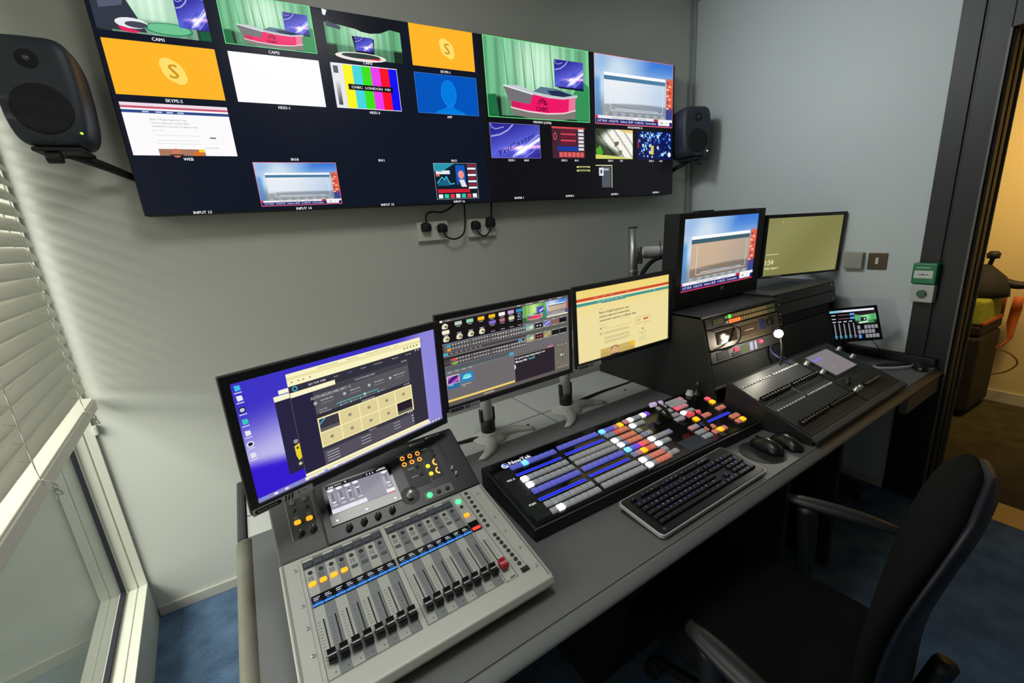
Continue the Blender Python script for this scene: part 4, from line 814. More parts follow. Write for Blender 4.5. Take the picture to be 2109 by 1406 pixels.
for i in range(3): A.rect(.13+.135*i, .86, .134+.135*i, .99, (176,174,190), 3)
obj('touch_screen', q.mesh('touch_screen'), tf, PU.at(0, 0, .0026), (UA, 0, 0))
q = Pic(True)
q.rect(-.404, .042, -.403, .140, (170,172,172), 0); q.rect(-.376, .042, -.3752, .140, (170,172,172), 0); q.rect(-.3485, .042, -.3477, .140, (170,172,172), 0); q.rect(-.403,.0415,-.3485,.1405,(62,63,63),0)
for x in (-.388, -.362):
    for k in range(3): q.rect(x-.004, .090+.003*k, x+.005, .091+.003*k, (150,152,152), 1)
obj('left_print', q.mesh('left_print', 'printed_panel'), tf, PU.at(0, 0, .0006), (UA, 0, 0))
q = Pic(True); q.rect(-.126, .120, -.066, .158, (36,30,28), 0); q.rect(-.128, .157, -.064, .160, (120,122,124), 1); q.rect(-.064, .060, -.030, .160, (34,35,38), 0); q.rect(-.126, .055, -.070, .118, (36,37,40), 0)
for x, t in ((-.106,.112), (-.104,.087), (-.052,.155)): q.rect(x-.009, t-.0018, x+.009, t+.0018, (150,152,154), 1)

q.ring(-.133, .042, .012, .024, (30,31,36), 0, 24); 
for i in range(3):
    for k in range(20): q.rect(-.012+.0045*i, .094+.0036*k, -.009+.0045*i, .0962+.0036*k, (58,60,62), 1)
obj('panel_print', q.mesh('panel_print', 'printed_panel'), tf, PU.at(0, 0, .0007), (UA, 0, 0))
q = Pic(True); q.text('YAMAHA', -.238, .163, .0045, (70,72,78), 1); obj('logo', q.mesh('logo', 'printed_panel'), tf, PU.at(0, 0, .0007), (UA, 0, 0))
q = Pic(True); q.rrect(-.104, .011, -.024, .036, .004, (112,116,116), 0); obj('mute_plate', q.mesh('mute_plate', 'printed_panel'), tf, PU.at(0, 0, .0008), (UA, 0, 0))
for x, t in ((-.3885, .133), (-.362, .133)): PU.put('input_button', disc(.0068, .0025, BTN), tf, x, t, .001)
for x, t in ((-.389, .1125), (-.362, .1125)): PU.put('select_button', me_sel, tf, x, t, .001)
for x, t in ((-.387, .081), (-.362, .081)): PU.put('on_button', me_on, tf, x, t, .001, label='lit orange button')
def knob(r, h, m, line=True):
    mb = MB().lathe([(0,0),(r*1.25,0),(r*1.2,h*.15),(r,h*.2),(r*.86,h*.95),(r*.7,h),(0,h)], n=18)
    if line: mb.k = 1; mb.box(-.0005, .0005, r*.2, r*.85, h, h+.0006)
    return mb.mesh('knob', [m, mat('fader_line', (235,235,235), .5)])
kb_ = knob(.0062, .014, BLKM)
for x, t in ((-.385, .052), (-.359, .052)): PU.put('gain_knob', kb_, tf, x, t, .001)
kk = knob(.0068, .013, BLKM)
for x in (-.288, -.254, -.221, -.186): PU.put('touch_knob', kk, tf, x, .0225, .001)
PU.put('encoder', knob(.0085, .019, mat('knob_silver', (180,182,182), .3, .7), False), tf, -.133, .042, .001, label='silver encoder knob')
me_dot = disc(.0024, .0012, L_WH, 10)
for x in (-.308, -.240, -.170): PU.put('indicator', me_dot, tf, x, .049, .0026)
for x, m in ((-.089, L_GR), (-.064, BTND), (-.040, BTND)): PU.put('mute_button', disc(.0078 if m is L_GR else .0055, .003, m), tf, x, .0225, .001, label='lit green button' if m is L_GR else None)
def ringm(r1, r2, m, a0=0, a1=2*PI, h=.002, n=20):
    mb = MB(); full = abs(a1-a0-2*PI) < .01; R_ = [[(r*math.cos(a0+(a1-a0)*k/n), r*math.sin(a0+(a1-a0)*k/n), z) for r, z in ((r1,0),(r1,h),(r2,h),(r2,0))] for k in range(n+1)]
    return mb.loft(R_, not full).mesh('ring', m)
rg = ringm(.0038, .0062, glow('lit_orange_ring', (255,170,60))); cd_ = disc(.0014, .002, L_AM, 8)
for j, t in enumerate((.149, .130)):
    for i in range(3): PU.put('function_button', rg, tf, -.116+.0213*i-.001*j, t, .0008, label='lit orange ring'); 
for x, t in ((-.0615, .102), (-.062, .078)): PU.put('tap_button', disc(.0058, .002, L_YL), tf, x, t, .0008, label='lit yellow button')
cr_ = ringm(.0068, .0105, glow('lit_orange_arc', (255,190,90)), PI*.55, PI*1.45)
for x, t in ((-.036, .106), (-.038, .080)): PU.put('arc_button', cr_, tf, x, t, .0008, label='lit orange arc')
for x, t in ((-.034, .143), (-.034, .127), (-.088, .112), (-.086, .087)): PU.put('small_button', me_sel, tf, x, t, .0008)
for x, t in ((-.004, .071), (-.001, .052)): PU.put('toggle_switch', knob(.004, .010, CHR, False), tf, x, t, .0008)
mb = MB().tube([(-.04,0,0),(-.04,0,.012),(.0,0,.012),(.0,0,0)], .0018, 8, sub=1); PU.put('handle_bar', mb.mesh('handle_bar', CHR), tf, .003, .180, 0)
PU.put('handle_bar', mb.mesh('handle_bar', CHR), tf, -.045, .176, -.004)

# ------------------------------------------------------------ video switcher panel
sw = root('video_switcher', 'long black video switcher panel with rows of lit square buttons and two fader levers', 'video switcher', (.177, -1.259, .7003), .012)
SA = .12; PS = Plane(0, 0, .035, SA); SWL = .934; SWD = .285
mb = MB().prism([(-.007,.0),(-.007,.031),(.0,.0335),(SWD*math.cos(SA), .0335+SWD*math.sin(SA)), (SWD+.004,.06), (SWD+.004,.0)], 'x', -.020, SWL)
obj('body', mb.mesh('body', mat('switcher_body', (24,25,27), .45)), sw, bev=.004)
obj('glass_top', MB().box(-.010, SWL-.012, .002, SWD-.010, -.002, .0015).mesh('glass_top', BLKG), sw, PS.at(0, 0, 0), (SA, 0, 0), bev=.0008)
obj('edge_trim', MB().box(-.018, SWL, -.006, -.004, .0, .0016).mesh('edge_trim', mat('edge_grey', (96,98,100), .4, .5)), sw, PS.at(0, 0, -.0015), (SA, 0, 0))
q = Pic(True); q.text('NewTek', .098, .255, .0155, (236,238,246), 0, bold=.05); q.ell(.043, .251, .0115, .0115, (214,222,250), 0); q.ell(.0445, .2525, .008, .008, (40,60,190), 1); q.poly([(.039,.259),(.050,.246),(.047,.244),(.036,.256)], (230,236,252), 2)
q.text('M/E A', .026, .186, .0072, (226,234,216), 0, bold=.05); q.text('PGM', .024, .072, .0072, (220,236,206), 0, bold=.05)
obj('lettering', q.mesh('lettering'), sw, PS.at(0, 0, .0019), (SA, 0, 0))
q = Pic(True); q.rect(.0, .015, .048, .235, (22,28,29), 0)
for t in (.162,.134,.108,.048,.022): q.rect(.030, t, .044, t+.003, (56,60,62), 1)
obj('panel_print', q.mesh('printed_zones', 'printed_panel'), sw, PS.at(0, 0, .0017), (SA, 0, 0))
bmesh_c = {}
CB = {'v': ((96,100,196), .55), 'g': ((158,160,164), .30), 'w': ((255,255,255), 1.3), 'c': ((120,205,255), 1.1), 'y': ((255,186,30), 1.1), 'p': ((190,130,140), .5), 's': ((212,128,106), .45), 'b': ((128,134,160), .42),
      'r': ((240,90,110), .7), 'k': ((196,88,70), .75), 'm': ((120,70,220), .7)}
def bme(k):
    if k not in bmesh_c:
        c, e = CB[k]; big = k in 'wcy'
        m = mat('switcher_key_'+{'v':'violet','g':'grey','w':'white_lit','c':'cyan_lit','y':'amber_lit','p':'pink','s':'salmon','b':'pale_blue','r':'red_lit','k':'orange_glow','m':'purple'}[k], c, .35, emit=c, es=e)
        bmesh_c[k] = MB().cbox(.0182, .0178, .0085 if not big else .0095, .0028).mesh('button', m)
    return bmesh_c[k]
rows = []
for t, s_ in ((.230,'vvcvvvvv'), (.167,'wggggggg'), (.139,'wggggggg'), (.110,'vvvvvvvv'), (.050,'gggggggg'), (.0225,'ggwggggg')): rows += [(.059+.0208*i, t, k) for i, k in enumerate(s_)]
for i_, (x, t, k) in enumerate(rows):
    if t == .0225: rows[i_] = (x, t, 'gwgggggg'[i_ % 8] if True else k)
for t, s_ in ((.2355,'vvvvvvvv'), (.171,'gggggggg'), (.145,'gggggggg'), (.113,'vvvvvvvv'), (.053,'gggggggg'), (.026,'gggggggg')): rows += [(.238+.0206*i, t, k) for i, k in enumerate(s_)]
for t, s_ in ((.235,'cvvpy'), (.208,'bbkss'), (.174,'wgsss'), (.146,'wbsss'), (.115,'cvmrs'), (.087,'bpyks'), (.053,'wgsss'), (.026,'wgsss')): rows += [(.413+.0207*i, t, k) for i, k in enumerate(s_)]
for t, s_ in ((.2405,[(.528,'p'),(.549,'w'),(.570,'g'),(.591,'g'),(.612,'w'),(.632,'m')]), (.2075,[(.528,'w'),(.551,'g'),(.574,'g')]), (.177,[(.527,'g')]), (.1495,[(.523,'b'),(.546,'g')]),
              (.118,[(.523,'w'),(.545,'g'),(.566,'g'),(.587,'g'),(.607,'b')]), (.088,[(.522,'w'),(.544,'g'),(.565,'g')]), (.057,[(.517,'g')]), (.032,[(.514,'g'),(.537,'g')]),
              (.244,[(.703,'g'),(.725,'g')]), (.211,[(.699,'g'),(.721,'g')]), (.1805,[(.697,'g'),(.719,'g')]), (.1525,[(.692,'g'),(.714,'g')]), (.251,[(.760,'g'),(.782,'g'),(.804,'g'),(.827,'p')]),
              (.230,[(.757,'g'),(.778,'g'),(.800,'g'),(.822,'g')]), (.2075,[(.757,'r'),(.779,'p'),(.801,'p')]), (.1725,[(.750,'w'),(.771,'g'),(.793,'g')]), (.152,[(.754,'p'),(.776,'p'),(.797,'p')]),
              (.121,[(.752,'y'),(.774,'k'),(.795,'s'),(.817,'s')]), (.170,[(.911,'y')]), (.196,[(.918,'r')]), (.127,[(.888,'s'),(.910,'s')]), (.0645,[(.877,'s'),(.900,'s')]), (.036,[(.868,'s'),(.892,'y')]),
              (.0915,[(.690,'p'),(.712,'g')]), (.0615,[(.737,'s'),(.759,'s')]), (.035,[(.739,'s'),(.764,'y'),(.786,'s')]), (.060,[(.685,'g'),(.707,'g')]), (.0335,[(.683,'g'),(.705,'g')])): rows += [(x, t, k) for x, k in s_]
lit = {'w': 'lit white button', 'c': 'lit cyan button', 'y': 'lit amber button', 'v': 'violet button', 's': 'salmon button', 'p': 'pink button', 'k': 'orange glowing button', 'r': 'red glowing button', 'm': 'purple button', 'b': 'pale blue button'}
rows.sort(key=lambda r: -((r[0]-.1)**2*-1 if False else (2 if r[2] in 'wcy' else 0)-r[0]*.5-r[1]))
far = MB(); fmats = []
for i, (x, t, k) in enumerate(rows):
    if i < 100: PS.put('button', bme(k), sw, x, t, .0012, label=lit.get(k))
    else:
        me = bme(k); m = me.materials[0]
        if m not in fmats: fmats.append(m)
        far.k = fmats.index(m); far.add([tuple(Vector((v.co.x+x, v.co.y+t, v.co.z))) for v in me.vertices], [tuple(pl_.vertices) for pl_ in me.polygons])
o = obj('button', far.mesh('button_field', fmats), sw, PS.at(0, 0, .0012), (SA, 0, 0)); o['kind'] = 'stuff'
for x0, x1, t0, t1 in ((.0485,.2105,.1875,.1985), (.2300,.3885,.192,.204), (.047,.2085,.0690,.0805), (.225,.3830,.074,.0845), (.735,.8955,.083,.0945)):
    q = Pic(True); q.rect(x0, t0, x1, t1, (34,44,226), 0); q.frame(x0, t0, x1, t1, .0009, (110,130,250), 1)
    obj('display_strip', MB().box(x0-.001, x1+.001, t0-.001, t1+.001, 0, .0020).mesh('display_strip', BLKG), sw, PS.at(0, 0, .001), (SA, 0, 0)); obj('display_text', q.mesh('display_text'), sw, PS.at(0, 0, .0033), (SA, 0, 0), label='glowing blue strip')
def tbar(x, t, hm, rm, lab, x2, t2):
    b = PS.put('fader_lever', MB().tube([(0,0,.045),(.008,-.012,.043),(.016,-.030,.032),(.026,-.055,.004)], .0055, 8, rs=(.0045,.008)).mesh('fader_lever', BLKM), sw, x, t, 0, label=lab)
    obj('grip', MB().cyl((-.024,.004,.046), (.026,-.004,.046), .0085, n=14).mesh('grip', hm), b); obj('grip_ring', MB().cyl((-.003,0,.046), (.004,0,.046), .0105, n=14).mesh('grip_ring', rm), b)
    PS.put('lever_slot', MB().box(-.012, .012, -.07, .035, 0, .0025).mesh('lever_slot', NBLK), sw, x+.035, t-.035, .001, bev=.001)
tbar(.655, .222, mat('grip_lilac', (206,190,216), .3, emit=(190,170,214), es=.5), mat('ring_purple', (70,20,90), .4), 'lilac tipped fader lever', 0, 0)
tbar(.712, .108, mat('grip_red', (226,90,96), .3, emit=(226,70,80), es=.6), BLKM, 'red tipped fader lever', 0, 0)
PS.put('joystick', MB().lathe([(0,0),(.022,0),(.019,.008),(.009,.012),(.006,.03),(.010,.036),(.012,.048),(.008,.056),(0,.057)], n=20).mesh('joystick', mat('joy', (70,72,74), .3, .6)), sw, .918, .245, .001)
PS.put('knob', knob(.013, .018, mat('knob_pale', (214,216,218), .35), False), sw, .892, .258, .001)
PS.put('touch_pad', MB().cbox(.115, .055, .0018, .0006).mesh('touch_pad', mat('touch_pad_blue', (52,62,70), .25)), sw, .635, .034, .0008)

# ------------------------------------------------------------ keyboard
kb = root('computer_keyboard', 'black backlit keyboard with a silver rim in front of the video switcher', 'keyboard', DW(.344, -1.457, .7003), TH, rot=None)
KA = .085; PK = Plane(0, .0, .013, KA); KW, KD = .466, .150
def rrp(x0, y0, x1, y1, r): return [(cx+r*math.cos(math.radians(a+k*15)), cy+r*math.sin(math.radians(a+k*15))) for cx, cy, a in ((x1-r,y1-r,0),(x0+r,y1-r,90),(x0+r,y0+r,180),(x1-r,y0+r,270)) for k in range(7)]
obj('rim', MB().prism(rrp(0, 0, KW, KD, .014), 'z', -.0095, .0012).mesh('rim', mat('keyboard_silver', (206,208,208), .35, .1)), kb, PK.at(0, 0, 0), (KA, 0, 0), bev=.0016, seg=2)
obj('underside', MB().prism([(.008,0),(.010,.006),(KD-.012,.018),(KD-.008,0)], 'x', .01, KW-.01).mesh('underside', BLKM), kb)
obj('deck', MB().prism(rrp(.0032, .0032, KW-.0032, KD-.0032, .012), 'z', 0, .0024).mesh('deck', mat('deck_black', (14,14,17), .3)), kb, PK.at(0, 0, 0), (KA, 0, 0), bev=.0015)
km = mat('key_black', (18,18,22), .45); keys = []
def krow(t, x, ws, h=.0155):
    for w in ws:
        if w > 0: keys.append((x+w*.0185/2, t, w*.0185-.0022, h-.002))
        x += abs(w)*.0185
X0 = .030
krow(.128, X0, [1,-1,1,1,1,1,-.5,1,1,1,1,-.5,1,1,1,1,-.25,1,1,1], .011)
krow(.106, X0, [1]*13+[2]); krow(.088, X0, [1.5]+[1]*12+[1.5]); krow(.070, X0, [1.75]+[1]*11+[2.25]); krow(.052, X0, [2.25]+[1]*10+[2.75]); krow(.034, X0, [1.25,1.25,1.25,6.25,1.25,1.25,1.25,1.25])
nx = X0+15.25*.0185
for t in (.106, .088): krow(t, nx, [1,1,1])
krow(.052, nx+.0185, [1]); krow(.034, nx, [1,1,1])
px_ = nx+3.25*.0185
krow(.106, px_, [1,1,1,1]); krow(.088, px_, [1,1,1]); krow(.070, px_, [1,1,1]); krow(.052, px_, [1,1,1]); krow(.034, px_, [2,1])
keys.append((px_+3.5*.0185, .079, .0163, .0315)); keys.append((px_+3.5*.0185, .043, .0163, .0315))
LEG = glow('key_legend', (66,70,176), .5); LEG2 = glow('key_legend_white', (130,140,200), .45); kc = {}
R = random.Random(7)
def keyme(w, d, li):
    kk_ = (round(w, 4), round(d, 4), li)
    if kk_ not in kc:
        mb = MB().cbox(w, d, .0065, .0016)
        if li: mb.k = li; mb.box(-w*.28 if w < .02 else -w*.10, -w*.02, d*.04, d*.28, .0065, .0067)
        kc[kk_] = mb.mesh('key', [km, LEG, LEG2])
    return kc[kk_]
keys.sort(key=lambda k: k[0]-.3*k[1]); fk = MB()
for i, (x, t, w, d) in enumerate(keys):
    li = 1 if R.random() < .6 else 2
    if w > .08: li = 0
    if i < 100: PK.put('key', keyme(w, d, li), kb, x, t, .002)
    else:
        me = keyme(w, d, li)
        for pl_ in me.polygons: fk.k = pl_.material_index; fk.add([tuple(Vector(me.vertices[v].co)+Vector((x, t, 0))) for v in pl_.vertices], [tuple(range(len(pl_.vertices)))])
if fk.v: o = obj('key', fk.mesh('key_field', [km, LEG, LEG2], False), kb, PK.at(0, 0, .002), (KA, 0, 0)); o['kind'] = 'stuff'
q = Pic(True); q.rect(.335, .136, .372, .1395, (120,124,130), 0); q.rect(.02, .012, .028, .020, (90,94,100), 0); obj('logo', q.mesh('logo', 'printed_panel'), kb, PK.at(0, 0, .0026), (KA, 0, 0))
# mice, paper, small things
def mouse(label, x, y, rz, s=1., parts=True):
    t = root('computer_mouse', label, 'mouse', (x, y, .7005), rz, group='computer mice'); R_ = []
    for k in range(13):
        f = k/12; yy = -.056+.112*f; w = .031*math.sqrt(max(.02, 1-(2*f-1)**4))*(1-.12*math.sin(PI*f)); h = .036*math.sin(PI*min(1, (f*.9+.08)))**.7
        R_.append([(s*w*math.cos(a), s*yy, s*(max(0, h*math.sin(a))+.001)) for a in [PI*j/10 for j in range(11)]])
    obj('shell', MB().loft(R_).mesh('shell', mat('mouse_black', (26,26,28), .3)), t)
    obj('scroll_wheel', MB().cyl((-.003,.034*s,.026*s), (.003,.034*s,.026*s), .006*s, n=14).mesh('scroll_wheel', RUB), t)
    obj('side_grip', MB().box(-.0315*s,-.028*s,-.02*s,.02*s,.006*s,.016*s).mesh('side_grip', RUB), t, bev=.001); return t
ps = root('paper_sheet', 'light grey paper sheet under the mouse mat at the keyboard end', 'paper', DW(.862, -1.402, .7003), TH)
obj('sheet', MB().box(-.082, .105, -.070, .062, 0, .0006).mesh('sheet', mat('paper_grey', (150,152,150), .7)), ps)
mp_ = root('mouse_mat', 'small round black mouse mat lying on the grey paper', 'mouse mat', DW(.915, -1.385, .7012))
obj('mat', MB().cyl((0,0,0), (0,0,.002), .068, n=36).mesh('mat', mat('mat_black', (32,34,36), .6)), mp_)
mouse('glossy black mouse on the round mat beside the keyboard', 1.005, -1.338, -.12).location.z = .7035
mouse('black mouse at the corner of the lighting console, behind the other mouse', 1.080, -1.360, -.25)
mouse('small black mouse at the right end of the desk by the door frame', 2.20, -1.335, -1.1, .9)
gc = root('cable_cover', 'small flat grey square on the desk behind the switcher', 'cover', DW(1.205, -1.078, .7003), TH)
obj('plate', MB().box(-.027,.027,-.024,.024,0,.004).mesh('plate', mat('cover_grey', (62,63,64), .6)), gc, bev=.001)
ph = root('handset', 'black handset with a white rim lying at the right of the lighting console', 'handset', (2.135, -1.262, .7005), -.55)
mb = MB(); mb.loft([[(r*.095*math.cos(a), r*.027*math.sin(a), z) for a in [2*PI*k/20 for k in range(20)]] for r, z in ((.9,0),(1,.004),(1,.012),(.95,.015))]); obj('rim', mb.mesh('rim', mat('handset_white', (186,188,186), .4)), ph)
mb = MB(); mb.loft([[(r*.087*math.cos(a), r*.021*math.sin(a), z) for a in [2*PI*k/20 for k in range(20)]] for r, z in ((.95,.014),(.9,.020),(.6,.022))]); obj('face', mb.mesh('face', BLKM), ph)

# ------------------------------------------------------------ lighting console
U1, V1 = 1.064, -1.462
lc = root('lighting_console', 'black lighting console with two banks of faders and a grey touch screen', 'lighting console', DW(U1, V1, .7003), TH)
LA = math.atan2(.11, .281); PL = Plane(U1, 0, .030, LA); LW_ = .760
obj('body', MB().prism([(0,.004),(0,.028),(.002,.030),(.281,.140),(.300,.138),(.305,.03),(.29,.004)], 'x', 0, LW_).mesh('body', mat('console_black', (40,42,43), .38, bump=.08, bscale=900)), lc, bev=.004)
obj('arm_rest', MB().prism([(-.016,.010),(-.018,.026),(.004,.033),(.006,.020)], 'x', 0, LW_).mesh('arm_rest', NOSD), lc, bev=.004)
q = Pic(True)
q.rrect(1.068, .132, 1.485, .300, .004, (66,69,71), 0); q.rrect(1.068, .006, 1.485, .128, .004, (50,53,54), 0); q.rrect(1.50, .135, 1.80, .294, .004, (34,35,36), 0); q.rrect(1.50, .010, 1.81, .125, .004, (44,46,46), 0)
for x0, n in ((1.084, 10), (1.296, 10)):
    for k in range(n):
        x = x0+.0198*k
        q.rect(x+.003, .198, x+.0048, .248, (14,14,15), 1); q.rect(x+.003+.010, .070, x+.0048+.010, .118, (14,14,15), 1); q.rect(x+.0, .150, x+.013, .158, (30,32,33), 1)
for k in range(10): q.rect(1.605+.0155*k, .052, 1.6064+.0155*k, .105, (16,16,17), 1)
for j in range(2):
    for k in range(18): q.rect(1.09+.022*k, .018+.012*j, 1.10+.022*k, .025+.012*j, (24,25,26), 1)
for k in range(9): q.rect(1.63+.0175*k, .018, 1.641+.0175*k, .026, (24,25,26), 1); q.rect(1.63+.0175*k, .032, 1.641+.0175*k, .040, (24,25,26), 1)
obj('panel_print', q.mesh('panel_print', 'printed_panel'), lc, PL.at(0, 0, .0012), (LA, 0, 0))
me_k = MB().cbox(.0115, .0075, .003, .001).mesh('flash', mat('flash_white', (206,208,204), .5)); me_lf = MB().prism([(-.009,0),(-.009,.008),(-.006,.012),(0,.008),(.006,.012),(.009,.008),(.009,0)], 'x', -.0058, .0058)
me_lf.k = 1; me_lf.box(-.0056, .0056, -.0006, .0006, .008, .0095); me_lf = me_lf.mesh('lfader', [mat('fader_black', (17,17,18), .35), mat('fader_line', (235,235,235), .5)])
me_lk = MB().cbox(.010, .010, .004, .0015).mesh('lkey', BTND)
for x0, s_ in ((1.084, 0), (1.296, 0)):
    for k in range(10):
        x = x0+.0198*k
        PL.put('flash_button', me_k, lc, x, .266, .001); PL.put('flash_button', me_k, lc, x+.004, .131, .001)
        PL.put('fader_cap', me_lf, lc, x+.004, .192, .003); PL.put('fader_cap', me_lf, lc, x+.014, .056, .003)
        PL.put('select_key', me_lk, lc, x+.004, .166, .001)
for k in range(9): PL.put('fader_cap', me_lf, lc, 1.606+.0155*k, .060, .003)
obj('screen_frame', MB().box(1.545-U1, 1.756-U1, .142, .280, -.001, .0045).mesh('screen_frame', BLKG), lc, PL.at(U1, 0, 0), (LA, 0, 0), bev=.001)
q = Pic(True); q.rrect(1.556, .147, 1.746, .274, .004, (126,118,122), 0); q.text('Blacq 10', 1.603, .246, .0135, (112,120,250), 1, bold=.10); q.rect(1.70, .156, 1.728, .158, (160,152,156), 1)
for x, t, r in ((1.62, .19, .02),): q.ell(x, t, r, r*.6, (134,122,126), 1)
obj('touch_screen', q.mesh('touch_screen'), lc, PL.at(0, 0, .0049), (LA, 0, 0))
ke = knob(.0095, .018, mat('encoder_clear', (186,188,184), .2, .6), False)
for x, t in ((1.811, .247), (1.806, .188), (1.521, .247), (1.527, .184), (1.535, .060), (1.562, .060)): PL.put('encoder', ke, lc, x-.008, t, .001, label='silver encoder knob')
for x, t in ((1.55, .10), (1.575, .112)): PL.put('trackball', knob(.010, .016, BLKM, False), lc, x, t, .001)
for k in range(5): PL.put('function_key', me_lk, lc, 1.64+.028*k, .128, .001)
obj('cable', MB().tube([(.38,.25,.13),(.36,.32,.17),(.40,.35,.19),(.46,.35,.14),(.48,.32,.12)], .004, 8).mesh('cable', mat('blue_cable', (40,46,84), .5)), lc, label='thick dark blue cable')
gl_ = root('gooseneck_lamp', 'slim gooseneck lamp with a bright bulb on the back of the lighting console', 'lamp', DW(1.391, -1.190, .8405), TH)
obj('stem', MB().tube([(0,0,0),(.0,.0,.06),(-.005,.005,.11),(-.03,.004,.138)], .0032, 8).mesh('stem', BLKM), gl_)
obj('shade', MB().cyl((-.024,.006,.146), (-.050,.006,.156), .006, .014, 16).mesh('shade', BLKM), gl_)
obj('bulb', MB().lathe([(0,-.017),(.012,-.012),(.017,0),(.012,.012),(0,.017)], (-.047,-.006,.140), 20).mesh('bulb', mat('bulb_glow', (255,244,220), .4, emit=(255,244,214), es=14)), gl_)
pl = bpy.data.lights.new('lamp_light', 'POINT'); pl.energy = 1.3; pl.color = (1, .92, .76); pl.shadow_soft_size = .012
po = bpy.data.objects.new('lamp_light', pl); COL.objects.link(po); po.parent = gl_; po.location = (-.047, -.012, .112)
# tablet
tb = root('tablet', 'small tablet on a stand at the back right of the desk showing virtual faders', 'tablet', (2.048, -1.124, .904), rot=Rmat(-.808, -.4, -.09).to_euler())
obj('case', MB().box(-.1, .1, -.001, .010, -.0815, .0815).mesh('case', BLKG), tb, bev=.003)
q = Pic(); A = Area(q, -.094, -.074, .088, .0735, 0); A.rect(0,0,1,1,(8,7,12),0)
A.rect(.02, .03, .98, .095, (226,230,240), 1); A.rect(.0, .03, .16, .10, (120,200,220), 2); A.rect(.16, .04, .30, .09, (150,190,226), 2)
for y in (.17, .29): A.rect(.03, y, .12, y+.022, (226,230,236), 1); A.rect(.18, y+.005, .44, y+.018, (170,120,130), 1); A.rect(.44, y-.03, .54, y+.04, (90,150,220), 2)
for x in (.04, .16, .28, .40): A.rect(x, .385, x+.07, .41, (236,238,244), 1)
for i in range(5): A.rect(.06+.105*i, .45, .075+.105*i, .86, (176,178,180), 1); A.rect(.085+.105*i, .50, .092+.105*i, .82, (90,92,80), 1); A.ell(.07+.105*i, .885, .028, .055, (90,170,200) if i < 4 else (170,130,120), 2); A.ell(.07+.105*i, .895, .012, .025, (20,24,30), 3)
A.sub(.54, .16, 1.0, .50, 1).grid(20, 12, f_curt((90,190,120), (150,230,160), (0,0,0), 6)); A.poly([(.54,.14),(1,.12),(1,.20),(.86,.22),(.7,.24),(.54,.20)], (40,24,34), 4); A.rect(.66, .30, .78, .42, (20,24,34), 5); A.ell(.74, .36, .02, .03, (200,206,220), 6); A.poly([(.60,.46),(.80,.42),(.82,.46),(.62,.50)], (226,226,220), 5)
for j in range(3):
    for i in range(6):
        if (j, i) in ((0, 1), (2, 1), (1, 5)): continue
        x = .56+.075*i; y = .56+.145*j; A.rect(x, y, x+.062, y+.115, (70,150,230) if (j, i) == (2, 0) else (138,140,146), 1)
obj('screen', q.mesh('screen'), tb, (0, -.0016, 0))
ts = root('tablet_stand', 'low black stand holding the tablet up behind the lighting console', 'stand', (2.075, -1.085, .7003), -.8)
obj('foot', MB().cyl((0,0,0), (0,0,.012), .055, .05, 24).mesh('foot', BLKM), ts); obj('post', MB().tube([(0,0,.01),(.0,.01,.06),(0,-.004,.135)], .010, 10).mesh('post', BLKM), ts)
obj('cable', MB().tube([(.03,.01,.11),(.10,.05,.12),(.14,.02,.08),(.17,.03,.03)], .0018, 6).mesh('cable', RUB), ts)
# ------------------------------------------------------------ equipment racks
RACK = mat('rack_grey', (50,52,51), .6, spec=.2, bump=.1, bscale=400); RACKT = mat('rack_top', (46,47,48), .5); PAN = mat('rack_panel', (46,42,38), .45, .2)
rk = root('equipment_rack', 'sloping dark equipment rack carrying the thick broadcast monitor', 'rack', (1.126, -1.0, .7003))
# local: x 0..0.50, front slope from (y .015,z .37) to (y -.075,z 0)
RA = math.atan2(.066, .27)
RW_ = .508
prof = [(.015,.37),(-.077,.0),(.61,.0),(.61,.37)]
obj('side_panel', MB().prism(prof, 'x', 0, .012).mesh('side_panel', RACK), rk, bev=.002); obj('side_panel', MB().prism(prof, 'x', RW_-.012, RW_).mesh('side_panel', RACK), rk, bev=.002)
obj('top_panel', MB().box(.0, RW_, .012, .61, .358, .3705).mesh('top_panel', RACKT), rk, bev=.002)
obj('back_panel', MB().box(.012, RW_-.012, .58, .60, 0, .358).mesh('back_panel', RACK), rk)
PR = lambda x, s, h=0: (x, .015-s*math.sin(RA)-h*math.cos(RA), .37-s*math.cos(RA)+h*math.sin(RA))   # s runs down the slope, h outwards
RR = (-RA, 0, 0)
def rput(name, me, par, x, s, h=0, bev=0, label=None): return obj(name, me, par, PR(x, s, h), (-RA, 0, 0), bev, label=label)
obj('blank_panel', MB().box(.012, RW_-.012, -.002, .004, -.285, -.196).mesh('blank_panel', RACK), rk, PR(0, 0, 0), RR); obj('front_rail', MB().box(.004, RW_+.01, -.012, .004, -.292, -.282).mesh('front_rail', mat('rail_grey', (84,84,80), .5, .3)), rk, PR(0, 0, 0), RR, bev=.002)
def runit(name, label, s0, s1, m, cat, depth=.25):
    t = root(name, label, cat, tuple(Vector((1.126, -1.0, .7003))+Vector(PR(.010, (s0+s1)/2, 0))), rot=(-RA, 0, 0))
    h = (s1-s0)/2-.0008
    obj('face', MB().box(.004, .480, -.004, .003, -h, h).mesh('face', m), t, bev=.001)
    obj('chassis', MB().box(.02, .464, .003, depth, -h+.002, h-.002).mesh('chassis', BLKM), t)
    for x in (.010, .474):
        for z in (-h+.006, h-.006): obj('screw', MB().cyl((x, -.0055, z), (x, -.004, z), .003, n=10).mesh('screw', mat('screw_dull', (120,116,104), .4, .7)), t)
    return t, h
u1, h = runit('router_panel', 'router control panel at the top of the sloping rack with small lit buttons', .012, .056, PAN, 'router panel')
